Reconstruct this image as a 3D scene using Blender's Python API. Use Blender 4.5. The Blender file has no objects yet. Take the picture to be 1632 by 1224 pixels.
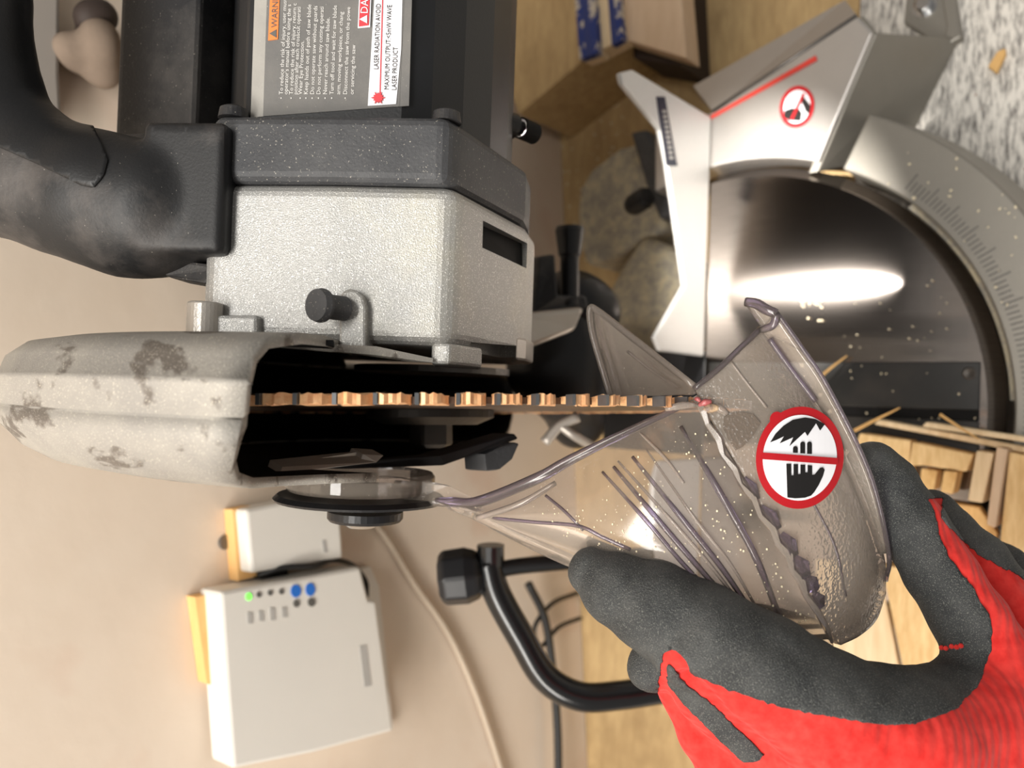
import bpy, bmesh, math, random
import numpy as np
from mathutils import Vector, Matrix
from mathutils.geometry import delaunay_2d_cdt

random.seed(7)
rng = np.random.default_rng(7)
SC = bpy.context.scene
COL = SC.collection
R_ = math.radians

# ------------------------------------------------------------------ camera
FPX = 1250.0
CAM = np.array([0.0, -0.2312, 0.4601])
pitch, yaw, roll = 0.8520, 0.0249, 0.0530
_F = np.array([math.sin(yaw)*math.cos(pitch), math.cos(yaw)*math.cos(pitch), -math.sin(pitch)])
_R0 = np.array([math.cos(yaw), -math.sin(yaw), 0.0])
_U0 = np.cross(_R0, _F)
_R = math.cos(roll)*_R0 + math.sin(roll)*_U0
_U = math.cos(roll)*_U0 - math.sin(roll)*_R0
cam_d = bpy.data.cameras.new('camera')
cam = bpy.data.objects.new('camera', cam_d)
COL.objects.link(cam)
M = Matrix.Identity(4)
for i in range(3):
    M[i][0] = -_U[i]; M[i][1] = _R[i]; M[i][2] = -_F[i]; M[i][3] = CAM[i]
cam.matrix_world = M
cam_d.sensor_width = 36.0
cam_d.lens = FPX/1632*36.0
cam_d.clip_start = 0.01
cam_d.dof.use_dof = True
cam_d.dof.focus_distance = 0.235
cam_d.dof.aperture_fstop = 11.0
SC.camera = cam

# ------------------------------------------------------------------ world, lights, exposure
W = bpy.data.worlds.new('world'); SC.world = W; W.use_nodes = True
bg = W.node_tree.nodes['Background']
bg.inputs[0].default_value = (1.0, 0.96, 0.91, 1); bg.inputs[1].default_value = 0.27

def area_light(name, loc, target, sx, sy, power, col):
    d = bpy.data.lights.new(name, 'AREA'); d.shape = 'RECTANGLE'
    d.size = sx; d.size_y = sy; d.energy = power; d.color = col
    o = bpy.data.objects.new(name, d); COL.objects.link(o)
    o.location = loc
    v = Vector(target)-Vector(loc)
    o.rotation_euler = v.to_track_quat('-Z', 'Y').to_euler()
    return o
area_light('ceiling_light_front', (-0.12, -0.30, 1.35), (-0.05, -0.05, 0.1), 0.9, 0.22, 11.5, (1.0, 0.97, 0.92))
area_light('ceiling_light_side', (-0.75, -0.30, 1.05), (-0.1, 0.1, 0.1), 0.22, 0.8, 11.5, (1.0, 0.95, 0.88))
SC.view_settings.view_transform = 'Standard'
SC.view_settings.look = 'None'
SC.view_settings.gamma = 1.0
SC.view_settings.use_curve_mapping = False
SC.view_settings.exposure = 0.12

# ------------------------------------------------------------------ placing helpers
def ray(x, y):
    return _F + _R*(612-y)/FPX + _U*(816-x)/FPX
def P(x, y, D):
    return CAM + D*ray(x, y)
def onZ(x, y, z=0.0):
    d = ray(x, y); return CAM + d*(z-CAM[2])/d[2]
def onY(x, y, Y):
    d = ray(x, y); return CAM + d*(Y-CAM[1])/d[1]
def onX(x, y, X):
    d = ray(x, y); return CAM + d*(X-CAM[0])/d[0]
_wa = R_(5.4)
WX = np.array([math.cos(_wa), math.sin(_wa), 0.0]); WN = np.array([math.sin(_wa), -math.cos(_wa), 0.0])
W0 = np.array([0.0, 0.177, 0.0])
def onW(x, y, off=0.0):
    d = ray(x, y); q = W0 + WN*off
    return CAM + d*np.dot(q-CAM, WN)/np.dot(d, WN)
def proj(p):
    d = np.asarray(p)-CAM; D = d@_F
    return 816-FPX*(d@_U)/D, 612-FPX*(d@_R)/D, D

# ------------------------------------------------------------------ materials
def lin(c):
    out = []
    for v in c:
        v /= 255.0
        out.append(v/12.92 if v <= 0.04045 else ((v+0.055)/1.055)**2.4)
    return (*out, 1.0)
class MT:
    def __init__(s, name):
        s.m = bpy.data.materials.new(name); s.m.use_nodes = True
        s.t = s.m.node_tree; s.n = s.t.nodes; s.b = s.n['Principled BSDF']
        s.co = s.n.new('ShaderNodeTexCoord').outputs['Object']
    def link(s, a, b): s.t.links.new(a, b)
    def mapping(s, scale=(1, 1, 1), rot=(0, 0, 0)):
        n = s.n.new('ShaderNodeMapping'); n.inputs['Scale'].default_value = scale
        n.inputs['Rotation'].default_value = rot
        s.link(s.co, n.inputs['Vector']); return n.outputs[0]
    def noise(s, scale, detail=4, rough=0.6, vec=None):
        n = s.n.new('ShaderNodeTexNoise'); n.inputs['Scale'].default_value = scale
        n.inputs['Detail'].default_value = detail; n.inputs['Roughness'].default_value = rough
        s.link(vec or s.co, n.inputs['Vector']); return n.outputs['Fac']
    def ramp(s, fac, a, b, ca=(0, 0, 0, 1), cb=(1, 1, 1, 1)):
        n = s.n.new('ShaderNodeValToRGB'); e = n.color_ramp.elements
        e[0].position = a; e[0].color = ca; e[1].position = b; e[1].color = cb
        s.link(fac, n.inputs[0]); return n.outputs[0]
    def mix(s, fac, a, b):
        n = s.n.new('ShaderNodeMix'); n.data_type = 'RGBA'
        if isinstance(fac, (int, float)): n.inputs[0].default_value = fac
        else: s.link(fac, n.inputs[0])
        for v, k in ((a, 6), (b, 7)):
            if isinstance(v, tuple): n.inputs[k].default_value = v
            else: s.link(v, n.inputs[k])
        return n.outputs[2]
    def bump(s, fac, strength, dist=0.001):
        n = s.n.new('ShaderNodeBump'); n.inputs['Strength'].default_value = strength
        n.inputs['Distance'].default_value = dist
        s.link(fac, n.inputs['Height']); s.link(n.outputs[0], s.b.inputs['Normal']); return n
    def set(s, rough=0.5, metal=0.0, spec=0.5):
        s.b.inputs['Roughness'].default_value = rough; s.b.inputs['Metallic'].default_value = metal
        s.b.inputs['Specular IOR Level'].default_value = spec
    def col(s, c):
        if isinstance(c, tuple): s.b.inputs['Base Color'].default_value = c
        else: s.link(c, s.b.inputs['Base Color'])

def plain(name, c, rough=0.5, metal=0.0, spec=0.5, var=0.12, scale=60, bump=0.0, bscale=900):
    m = MT(name); m.set(rough, metal, spec)
    base = lin(c); dark = tuple(v*(1-var) for v in base[:3])+(1,)
    m.col(m.mix(m.noise(scale), dark, tuple(min(1, v*(1+var)) for v in base[:3])+(1,)))
    if bump: m.bump(m.noise(bscale, 2), bump, 0.0004)
    return m.m
def dusty(name, c, dust, lo, hi, scale=35, rough=0.6, metal=0.0, speck=0.72, specks=(200, 190, 170), bump=0.25, bscale=1500, spec=0.4, sscale=1400):
    m = MT(name); m.set(rough, metal, spec)
    f = m.ramp(m.noise(scale, 6, 0.65), lo, hi)
    base = m.mix(f, lin(c), lin(dust))
    g = m.noise(sscale, 2, 0.6)
    fs = m.ramp(g, speck, speck+0.06)
    m.col(m.mix(fs, base, lin(specks)))
    m.bump(m.noise(bscale, 2), bump, 0.0004)
    return m.m
def wood(name, a, b, scale=(8, 60, 60), rot=(0, 0, 0), rough=0.65, stain=None, bump=0.15):
    m = MT(name); m.set(rough, 0, 0.3)
    v = m.mapping(scale, rot)
    f = m.noise(4, 6, 0.62, v)
    c = m.mix(m.ramp(f, 0.35, 0.68), lin(a), lin(b))
    if stain:
        c = m.mix(m.ramp(m.noise(9, 5, 0.6), 0.52, 0.75), c, lin(stain))
    m.col(c); m.bump(f, bump, 0.001)
    return m.m

MATS = {}
MATS['silver'] = dusty('silver_cast_paint', (170, 169, 166), (188, 183, 168), 0.5, 0.8, 22, 0.36, 0.4, 0.60, (240, 239, 234), 0.45, 2600, 0.6, 2200)  # near-white specks paint the sparkle of the cast finish
MATS['silver_clean'] = plain('silver_cast_smooth', (178, 172, 164), 0.36, 0.45, 0.5, 0.08, 90, 0.25, 1200)
MATS['black'] = dusty('black_plastic_dusty', (38, 38, 40), (92, 88, 84), 0.45, 0.8, 26, 0.5, 0.0, 0.70, (170, 162, 150), 0.3, 1100)
MATS['black_band'] = dusty('charcoal_plastic_dusty', (52, 53, 56), (84, 84, 85), 0.35, 0.8, 30, 0.55, 0.0, 0.66, (165, 160, 150), 0.35, 1100)
MATS['black_clean'] = plain('black_plastic_smooth', (24, 24, 26), 0.38, 0.0, 0.4, 0.2, 50, 0.15, 900)
MATS['black_in'] = plain('black_interior', (14, 13, 13), 0.7, 0.0, 0.2)  # near-black, also paints the dark inside slots and the guard
MATS['motor'] = dusty('black_motor_shell', (26, 27, 29), (40, 40, 42), 0.5, 0.9, 20, 0.4, 0.0, 0.80, (150, 146, 138), 0.1, 1200)
MATS['handle'] = dusty('handle_rubber_dusty', (30, 30, 31), (96, 90, 86), 0.46, 0.74, 20, 0.5, 0.0, 0.73, (165, 158, 148), 0.2, 1200)
MATS['handle_grip'] = dusty('handle_overmould', (26, 26, 27), (70, 67, 65), 0.55, 0.85, 24, 0.42, 0.0, 0.78, (150, 142, 132), 0.15, 1300)
MATS['label_grey'] = dusty('grey_label_film', (98, 97, 96), (124, 121, 116), 0.35, 0.8, 40, 0.6, 0.0, 0.7, (160, 155, 146), 0.1, 1200)
MATS['label_edge'] = dusty('grey_label_edge', (150, 147, 142), (172, 168, 160), 0.35, 0.8, 40, 0.6, 0.0, 0.7, (190, 186, 178), 0.1, 1200)
MATS['steel'] = plain('machined_steel', (120, 116, 112), 0.4, 0.8, 0.5, 0.15, 80, 0.1, 700)
MATS['flange'] = plain('dark_arbor_steel', (70, 66, 62), 0.45, 0.7, 0.5, 0.2, 80)
MATS['chrome'] = plain('chrome', (200, 200, 200), 0.15, 1.0)
MATS['blade'] = dusty('resin_stained_blade', (78, 62, 52), (104, 84, 70), 0.4, 0.75, 60, 0.4, 0.55, 0.85, (150, 130, 110), 0.1, 900)
MATS['tooth'] = dusty('resin_coated_tooth', (236, 190, 140), (216, 146, 98), 0.40, 0.70, 260, 0.38, 0.1, 0.7, (250, 226, 190), 0.3, 1500, 0.6)
MATS['carbide'] = plain('carbide_tip', (120, 122, 124), 0.35, 0.7, 0.5, 0.2, 300)
MATS['cast_grey'] = plain('grey_painted_casting', (132, 128, 120), 0.42, 0.45, 0.5, 0.06, 120, 0.12, 1200)
MATS['wing'] = plain('satin_milled_steel', (186, 182, 178), 0.34, 0.72, 0.5, 0.06, 60, 0.05, 900)
MATS['dusty_cast'] = dusty('sawdust_covered_casting', (142, 138, 130), (192, 180, 152), 0.38, 0.66, 130, 0.85, 0.0, 0.58, (186, 170, 134), 0.6, 900)
MATS['kerf'] = dusty('black_kerf_plate', (24, 24, 23), (44, 40, 36), 0.45, 0.8, 40, 0.35, 0.0, 0.80, (180, 165, 130), 0.1, 900, 0.5)
MATS['bench'] = wood('bench_plywood', (172, 144, 102), (194, 166, 120), (10, 40, 40), (0, 0, 0.3), 0.7, (142, 116, 80))
MATS['pine'] = wood('pale_pine', (216, 190, 150), (232, 210, 174), (10, 90, 90), (0, 0, 0.1), 0.65)
MATS['ply'] = wood('pale_plywood', (212, 176, 122), (236, 205, 152), (14, 70, 70), (0, 0, 0.9), 0.7, (176, 132, 82))
MATS['osb'] = wood('rough_split_wood', (202, 156, 96), (238, 202, 142), (20, 50, 50), (0.4, 0.2, 0.5), 0.75, (150, 108, 62), 0.5)
MATS['beige'] = wood('pinkish_beech', (206, 178, 148), (218, 192, 164), (6, 40, 40), (0, 0, 0.2), 0.6)
MATS['mount_wood'] = wood('yellow_pine_backing', (228, 178, 112), (236, 192, 130), (8, 40, 40))
MATS['white_pl'] = plain('white_plastic', (222, 218, 210), 0.42, 0, 0.4, 0.03, 30)
MATS['blue'] = dusty('chipped_blue_paint', (34, 54, 120), (196, 186, 170), 0.52, 0.6, 90, 0.55, 0.0, 0.8, (210, 200, 180))
MATS['name_blue'] = plain('solid_blue_paint', (36, 52, 112), 0.5)
MATS['blue_led'] = plain('blue_button', (28, 110, 205), 0.4)
MATS['dark_mark'] = plain('dark_print', (92, 90, 86), 0.6)
MATS['grey_mark'] = plain('light_grey_print', (176, 173, 168), 0.6)
MATS['print_black'] = plain('black_print', (20, 18, 18), 0.45)
MATS['print_white'] = plain('white_print', (232, 232, 236), 0.4, var=0.02)
MATS['print_text'] = plain('pale_grey_print', (214, 212, 208), 0.5)
MATS['print_red'] = plain('red_print', (172, 18, 28), 0.4, var=0.04)
MATS['print_orange'] = plain('orange_print', (226, 128, 62), 0.5, var=0.05)
MATS['print_pinkred'] = plain('faded_red_print', (205, 58, 66), 0.5, var=0.05)
MATS['red_line'] = plain('red_wing_mark', (205, 60, 48), 0.45)
MATS['tick'] = plain('engraved_tick', (92, 89, 84), 0.5)
MATS['black_tube'] = plain('black_gloss_paint', (16, 16, 17), 0.22, 0, 0.6, 0.2, 60)
MATS['cable'] = plain('black_cable', (22, 21, 20), 0.5)
MATS['cable_pale'] = plain('pale_cable', (190, 174, 154), 0.6)
MATS['rag'] = plain('dusty_brown_cloth', (132, 116, 102), 0.9, 0, 0.1, 0.35, 45, 0.5, 200)
MATS['brown_dark'] = plain('dark_brown_rubber', (52, 40, 34), 0.7)
MATS['chip'] = plain('wood_chip', (214, 172, 112), 0.75, 0, 0.2, 0.2, 200)
MATS['dust'] = plain('sawdust', (218, 206, 178), 0.9, 0, 0.1, 0.15, 500)
MATS['grey_panel'] = plain('grey_painted_panel', (158, 150, 142), 0.6, 0, 0.3, 0.05, 12)
MATS['name_plate'] = plain('dark_blue_plate', (34, 40, 62), 0.35, 0.2, 0.5, 0.3, 200)
MATS['resin_pink'] = plain('pink_melted_resin', (160, 84, 84), 0.35, 0, 0.5, 0.35, 600, 0.5, 900)
MATS['burr'] = dusty('burnt_plastic_burr', (118, 100, 88), (206, 176, 140), 0.4, 0.6, 300, 0.5)

def mat_wall():
    m = MT('plaster_wall'); m.set(0.85, 0, 0.2)
    c = m.mix(m.ramp(m.noise(5, 5, 0.6), 0.35, 0.7), lin((216, 199, 180)), lin((226, 212, 196)))
    c = m.mix(m.ramp(m.noise(14, 3, 0.5), 0.58, 0.75), c, lin((212, 186, 166)))
    m.col(c); m.bump(m.noise(60, 4), 0.15, 0.002); return m.m
MATS['wall'] = mat_wall()
def mat_counter():
    m = MT('grey_flecked_counter'); m.set(0.55, 0, 0.35)
    v = m.mapping((30, 150, 150), (0, 0, R_(-20)))
    f = m.noise(3.2, 5, 0.72, v)
    c = m.mix(m.ramp(f, 0.36, 0.56), lin((120, 116, 112)), lin((222, 217, 208)))
    c = m.mix(m.ramp(m.noise(160, 2), 0.74, 0.78), c, lin((150, 110, 92)))
    m.col(c); m.bump(f, 0.12, 0.0006); return m.m
MATS['counter'] = mat_counter()
def mat_polished():
    m = MT('turned_polished_steel'); m.set(0.115, 1.0)
    v = m.mapping((260, 8, 8))
    f = m.noise(6, 4, 0.6, v)
    c = m.mix(f, lin((126, 118, 112)), lin((172, 164, 158)))
    c = m.mix(m.ramp(m.noise(900, 2), 0.74, 0.80), c, lin((214, 200, 170)))
    m.col(c)
    m.b.inputs['Anisotropic'].default_value = 0.98
    m.b.inputs['Anisotropic Rotation'].default_value = 0.25
    t = m.n.new('ShaderNodeCombineXYZ'); t.inputs[0].default_value = 1.0
    m.link(t.outputs[0], m.b.inputs['Tangent'])
    return m.m
MATS['polished'] = mat_polished()
def mat_fence():
    m = MT('milled_bright_aluminium'); m.set(0.5, 0.25)
    v = m.mapping((60, 60, 900))
    f = m.noise(5, 3, 0.6, v)
    m.col(m.mix(f, lin((216, 215, 212)), lin((236, 235, 232)))); m.bump(f, 0.05, 0.0003); return m.m
MATS['fence'] = mat_fence()
def mat_guardcast():
    m = MT('grey_cast_guard_dusty'); m.set(0.62, 0.2, 0.4)
    base = m.mix(m.ramp(m.noise(30, 4), 0.4, 0.7), lin((146, 142, 136)), lin((166, 161, 152)))
    v = m.mapping((34, 22, 60), (0.2, 0.1, 0.3))
    f = m.ramp(m.noise(1.6, 4, 0.55, v), 0.56, 0.60)
    c = m.mix(f, base, lin((104, 97, 90)))
    g = m.ramp(m.noise(2600, 2), 0.62, 0.68)
    m.col(m.mix(g, c, lin((205, 198, 182)))); m.bump(m.noise(1300, 2), 0.35, 0.0004); return m.m
MATS['guard_cast'] = mat_guardcast()
def mat_clear(name, tint, haze, rough, dust=0.0, grain=0.0):
    m = bpy.data.materials.new(name); m.use_nodes = True; t = m.node_tree; n = t.nodes
    n.remove(n['Principled BSDF']); out = n['Material Output']
    tr = n.new('ShaderNodeBsdfTransparent'); tr.inputs[0].default_value = tint
    gl = n.new('ShaderNodeBsdfGlossy'); gl.inputs['Roughness'].default_value = rough
    gl.inputs[0].default_value = (1, 1, 1, 1)
    fr = n.new('ShaderNodeFresnel'); fr.inputs[0].default_value = 1.5
    mx = n.new('ShaderNodeMixShader'); t.links.new(fr.outputs[0], mx.inputs[0])
    t.links.new(tr.outputs[0], mx.inputs[1]); t.links.new(gl.outputs[0], mx.inputs[2])
    df = n.new('ShaderNodeBsdfDiffuse'); df.inputs[0].default_value = lin((200, 187, 172))
    co = n.new('ShaderNodeTexCoord')
    nz = n.new('ShaderNodeTexNoise'); nz.inputs['Scale'].default_value = 1100; nz.inputs['Detail'].default_value = 2
    t.links.new(co.outputs['Object'], nz.inputs['Vector'])
    rp = n.new('ShaderNodeValToRGB'); e = rp.color_ramp.elements
    e[0].position = 0.70; e[0].color = (haze, haze, haze, 1); e[1].position = 0.75
    d1 = min(1, haze+dust); e[1].color = (d1, d1, d1, 1)
    t.links.new(nz.outputs['Fac'], rp.inputs[0])
    m2 = n.new('ShaderNodeMixShader'); t.links.new(rp.outputs[0], m2.inputs[0])
    t.links.new(mx.outputs[0], m2.inputs[1]); t.links.new(df.outputs[0], m2.inputs[2])
    t.links.new(m2.outputs[0], out.inputs['Surface'])
    if grain:
        nb = n.new('ShaderNodeTexNoise'); nb.inputs['Scale'].default_value = 900; nb.inputs['Detail'].default_value = 1
        t.links.new(co.outputs['Object'], nb.inputs['Vector'])
        bp = n.new('ShaderNodeBump'); bp.inputs['Strength'].default_value = grain; bp.inputs['Distance'].default_value = 0.0005
        t.links.new(nb.outputs['Fac'], bp.inputs['Height'])
        t.links.new(bp.outputs[0], gl.inputs['Normal']); t.links.new(bp.outputs[0], fr.inputs['Normal'])
    return m
MATS['clear'] = mat_clear('clear_guard_plastic', (0.95, 0.935, 0.935, 1), 0.15, 0.12, 0.45)
MATS['clear_grain'] = mat_clear('frosted_guard_plastic', (0.93, 0.91, 0.91, 1), 0.24, 0.24, 0.3, 0.9)
MATS['clear_recess'] = mat_clear('dirty_guard_recess', (0.62, 0.55, 0.50, 1), 0.16, 0.3, 0.3, 0.9)
MATS['clear_edge'] = mat_clear('purple_guard_edge', (0.50, 0.45, 0.60, 1), 0.10, 0.15, 0.1)
MATS['clear_rim'] = mat_clear('pale_guard_edge', (0.70, 0.66, 0.70, 1), 0.30, 0.15, 0.1)
def mat_knit():
    m = MT('red_knit'); m.set(0.9, 0, 0.15)
    a = m.mix(m.ramp(m.noise(240, 3), 0.3, 0.7), lin((196, 40, 36)), lin((222, 62, 56)))
    a = m.mix(m.ramp(m.noise(24, 5, 0.65), 0.55, 0.8), a, lin((226, 96, 88)))
    m.col(a)
    w = m.n.new('ShaderNodeTexWave'); w.inputs['Scale'].default_value = 190; w.inputs['Distortion'].default_value = 2.5
    w.inputs['Detail'].default_value = 2
    v = m.mapping((0.3, 1, 1), (0.5, 0.6, 0.2)); m.link(v, w.inputs['Vector'])
    m.bump(w.outputs['Fac'], 0.35, 0.0006)
    m.b.inputs['Sheen Weight'].default_value = 0.1
    return m.m
MATS['knit'] = mat_knit()
MATS['coat'] = dusty('black_rubber_coating', (44, 46, 47), (82, 83, 82), 0.42, 0.78, 36, 0.7, 0.0, 0.585, (104, 105, 100), 0.9, 2200, 0.4, 3200)
def emit(name, c, s):
    m = MT(name); m.col(lin(c)); m.b.inputs['Emission Color'].default_value = lin(c)
    m.b.inputs['Emission Strength'].default_value = s; return m.m
MATS['green_led'] = emit('green_led', (110, 235, 80), 1.2)
MATS['led_lens'] = emit('worklight_lens', (255, 244, 225), 6.0)

# ------------------------------------------------------------------ object helpers
def to_mesh(name, verts, faces, smooth=False):
    me = bpy.data.meshes.new(name)
    me.from_pydata([tuple(map(float, v)) for v in verts], [], [tuple(map(int, f)) for f in faces])
    bm = bmesh.new(); bm.from_mesh(me); bmesh.ops.recalc_face_normals(bm, faces=bm.faces)
    bm.to_mesh(me); bm.free()
    if smooth: me.polygons.foreach_set('use_smooth', [True]*len(me.polygons))
    return me
def add(name, geo, mat, parent=None, label=None, cat=None, group=None, kind=None, smooth=False, bevel=0, solid=0, seg=2, offset=0.0):
    me = geo if isinstance(geo, bpy.types.Mesh) else to_mesh(name, geo[0], geo[1], smooth)
    me.materials.append(MATS[mat])
    o = bpy.data.objects.new(name, me); COL.objects.link(o)
    if parent:
        o.parent = parent; o.matrix_parent_inverse = Matrix.Translation(-Vector(parent.get('_loc', (0, 0, 0))))
    elif kind != 'structure':
        n = len(me.vertices); co = np.empty(n*3); me.vertices.foreach_get('co', co); co = co.reshape(-1, 3)
        L = np.array([(co[:, 0].min()+co[:, 0].max())/2, (co[:, 1].min()+co[:, 1].max())/2, co[:, 2].min()])
        me.vertices.foreach_set('co', (co-L).ravel()); o.location = L; o['_loc'] = tuple(L)
    if solid:
        s = o.modifiers.new('solid', 'SOLIDIFY'); s.thickness = solid; s.offset = offset
    if bevel:
        b = o.modifiers.new('bevel', 'BEVEL'); b.width = bevel; b.segments = seg; b.limit_method = 'ANGLE'; b.angle_limit = R_(35)
    for k, v in (('label', label), ('category', cat), ('group', group), ('kind', kind)):
        if v: o[k] = v
    return o
def root(name, loc, label, cat, group=None):
    o = bpy.data.objects.new(name, None); COL.objects.link(o); o.location = loc; o['_loc'] = tuple(map(float, loc))
    o.empty_display_size = 0.02; o['label'] = label; o['category'] = cat
    if group: o['group'] = group
    return o
def prism(pts, vec):
    pts = [np.asarray(p, float) for p in pts]; vec = np.asarray(vec, float); n = len(pts)
    V = pts+[p+vec for p in pts]
    Fc = [tuple(range(n)), tuple(range(2*n-1, n-1, -1))]+[(i, (i+1) % n, n+(i+1) % n, n+i) for i in range(n)]
    return V, Fc
def loft(a, b):
    n = len(a); V = list(a)+list(b)
    return V, [tuple(range(n)), tuple(range(2*n-1, n-1, -1))]+[(i, (i+1) % n, n+(i+1) % n, n+i) for i in range(n)]
def yzprism(prof, x0, x1):       # profile points (Y,Z) swept along X
    return prism([(x0, p[0], p[1]) for p in prof], (x1-x0, 0, 0))
def box(c, h, ax=None):
    c = np.asarray(c, float); A = np.eye(3) if ax is None else np.asarray(ax, float)
    V = [c+A[0]*h[0]*i+A[1]*h[1]*j+A[2]*h[2]*k for i in (-1, 1) for j in (-1, 1) for k in (-1, 1)]
    return V, [(0, 1, 3, 2), (4, 6, 7, 5), (0, 4, 5, 1), (2, 3, 7, 6), (0, 2, 6, 4), (1, 5, 7, 3)]
def join(*gs):
    V, Fc = [], []
    for v, f in gs:
        o = len(V); V += list(v); Fc += [tuple(i+o for i in q) for q in f]
    return V, Fc
def frame(ax):
    ax = np.asarray(ax, float); ax = ax/np.linalg.norm(ax)
    t = np.array([0, 0, 1.0]) if abs(ax[2]) < 0.9 else np.array([1.0, 0, 0])
    a = np.cross(ax, t); a /= np.linalg.norm(a); return ax, a, np.cross(ax, a)
def lathe(prof, org, ax, n=32, a0=0, a1=360):
    ax, a, b = frame(ax); org = np.asarray(org, float); full = abs(a1-a0) >= 360
    m = n if full else n+1; V, Fc = [], []
    for i in range(m):
        t = R_(a0+(a1-a0)*i/n)
        for r, h in prof: V.append(org+ax*h+r*(math.cos(t)*a+math.sin(t)*b))
    k = len(prof)
    for i in range(n):
        i2 = (i+1) % m
        for j in range(k-1): Fc.append((i*k+j, i2*k+j, i2*k+j+1, i*k+j+1))
    if full:
        Fc.append(tuple(i*k for i in range(n))); Fc.append(tuple(i*k+k-1 for i in range(n)))
    return V, Fc
def lathe_ring(prof, org, ax, n=32):     # closed cross-section turned into a hollow ring
    V, Fc = lathe(prof, org, ax, n); k = len(prof); Fc = Fc[:-2]
    Fc += [(i*k+k-1, ((i+1) % n)*k+k-1, ((i+1) % n)*k, i*k) for i in range(n)]
    return V, Fc
def crom(pts, n):
    pts = np.asarray(pts, float); k = len(pts)
    e = np.vstack([2*pts[0]-pts[1], pts, 2*pts[-1]-pts[-2]])
    out = []
    for s in np.linspace(0, k-1, n):
        i = min(int(s), k-2); t = s-i; p0, p1, p2, p3 = e[i:i+4]
        out.append(0.5*(2*p1+(p2-p0)*t+(2*p0-5*p1+4*p2-p3)*t*t+(3*p1-p0-3*p2+p3)*t**3))
    return np.array(out)
def tube(path, rad, n=10, m=None, flat=None):
    path = np.asarray(path, float)
    if m: path = crom(path, m)
    k = len(path); rad = np.interp(np.linspace(0, 1, k), np.linspace(0, 1, len(rad)), rad) if np.ndim(rad) else np.full(k, rad)
    T = np.gradient(path, axis=0); T /= np.linalg.norm(T, axis=1)[:, None]
    _, a, _ = frame(T[0]); V, Fc = [], []
    for i in range(k):
        a = a-T[i]*(a@T[i]); a /= np.linalg.norm(a); b = np.cross(T[i], a)
        if flat is not None:
            f = np.asarray(flat[0], float); b = f-T[i]*(f@T[i]); b /= np.linalg.norm(b); a = np.cross(b, T[i])
        for j in range(n):
            t = 2*math.pi*j/n
            V.append(path[i]+rad[i]*(math.cos(t)*a*(1 if flat is None else flat[1])+math.sin(t)*b))
    for i in range(k-1):
        for j in range(n): Fc.append((i*n+j, i*n+(j+1) % n, (i+1)*n+(j+1) % n, (i+1)*n+j))
    Fc += [tuple(range(n)), tuple((k-1)*n+j for j in range(n))]
    return V, Fc
def patch_pts(grid, nu, nv):
    g = np.array([[P(*q) for q in row] for row in grid])
    rows = np.array([crom(r, nv) for r in g])
    return np.stack([crom(rows[:, j], nu) for j in range(nv)], axis=1)
def grid_mesh(A):
    nu, nv = A.shape[:2]
    V = list(A.reshape(-1, 3)); Fc = [(i*nv+j, i*nv+j+1, (i+1)*nv+j+1, (i+1)*nv+j) for i in range(nu-1) for j in range(nv-1)]
    return V, Fc
def boolean_cut(o, geo):
    c = bpy.data.objects.new('cutter', to_mesh('cutter', *geo)); COL.objects.link(c)
    m = o.modifiers.new('cut', 'BOOLEAN'); m.object = c; m.operation = 'DIFFERENCE'; m.solver = 'EXACT'
    bpy.context.view_layer.update()
    dg = bpy.context.evaluated_depsgraph_get()
    me = bpy.data.meshes.new_from_object(o.evaluated_get(dg))
    o.modifiers.clear(); o.data = me
    bpy.data.objects.remove(c)
def text_mesh(s, size, org, ex, ey, depth=0.0):
    cu = bpy.data.curves.new('t', 'FONT'); cu.body = s; cu.size = size; cu.extrude = depth; cu.resolution_u = 2
    o = bpy.data.objects.new('t', cu); COL.objects.link(o)
    bpy.context.view_layer.update()
    me = bpy.data.meshes.new_from_object(o.evaluated_get(bpy.context.evaluated_depsgraph_get()))
    bpy.data.objects.remove(o); bpy.data.curves.remove(cu)
    ex = np.asarray(ex, float); ey = np.asarray(ey, float); ez = np.cross(ex, ey)
    co = np.empty(len(me.vertices)*3); me.vertices.foreach_get('co', co); co = co.reshape(-1, 3)
    co = np.asarray(org)+co[:, :1]*ex+co[:, 1:2]*ey+co[:, 2:]*ez
    me.vertices.foreach_set('co', co.ravel()); me.materials.clear(); return me

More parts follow.
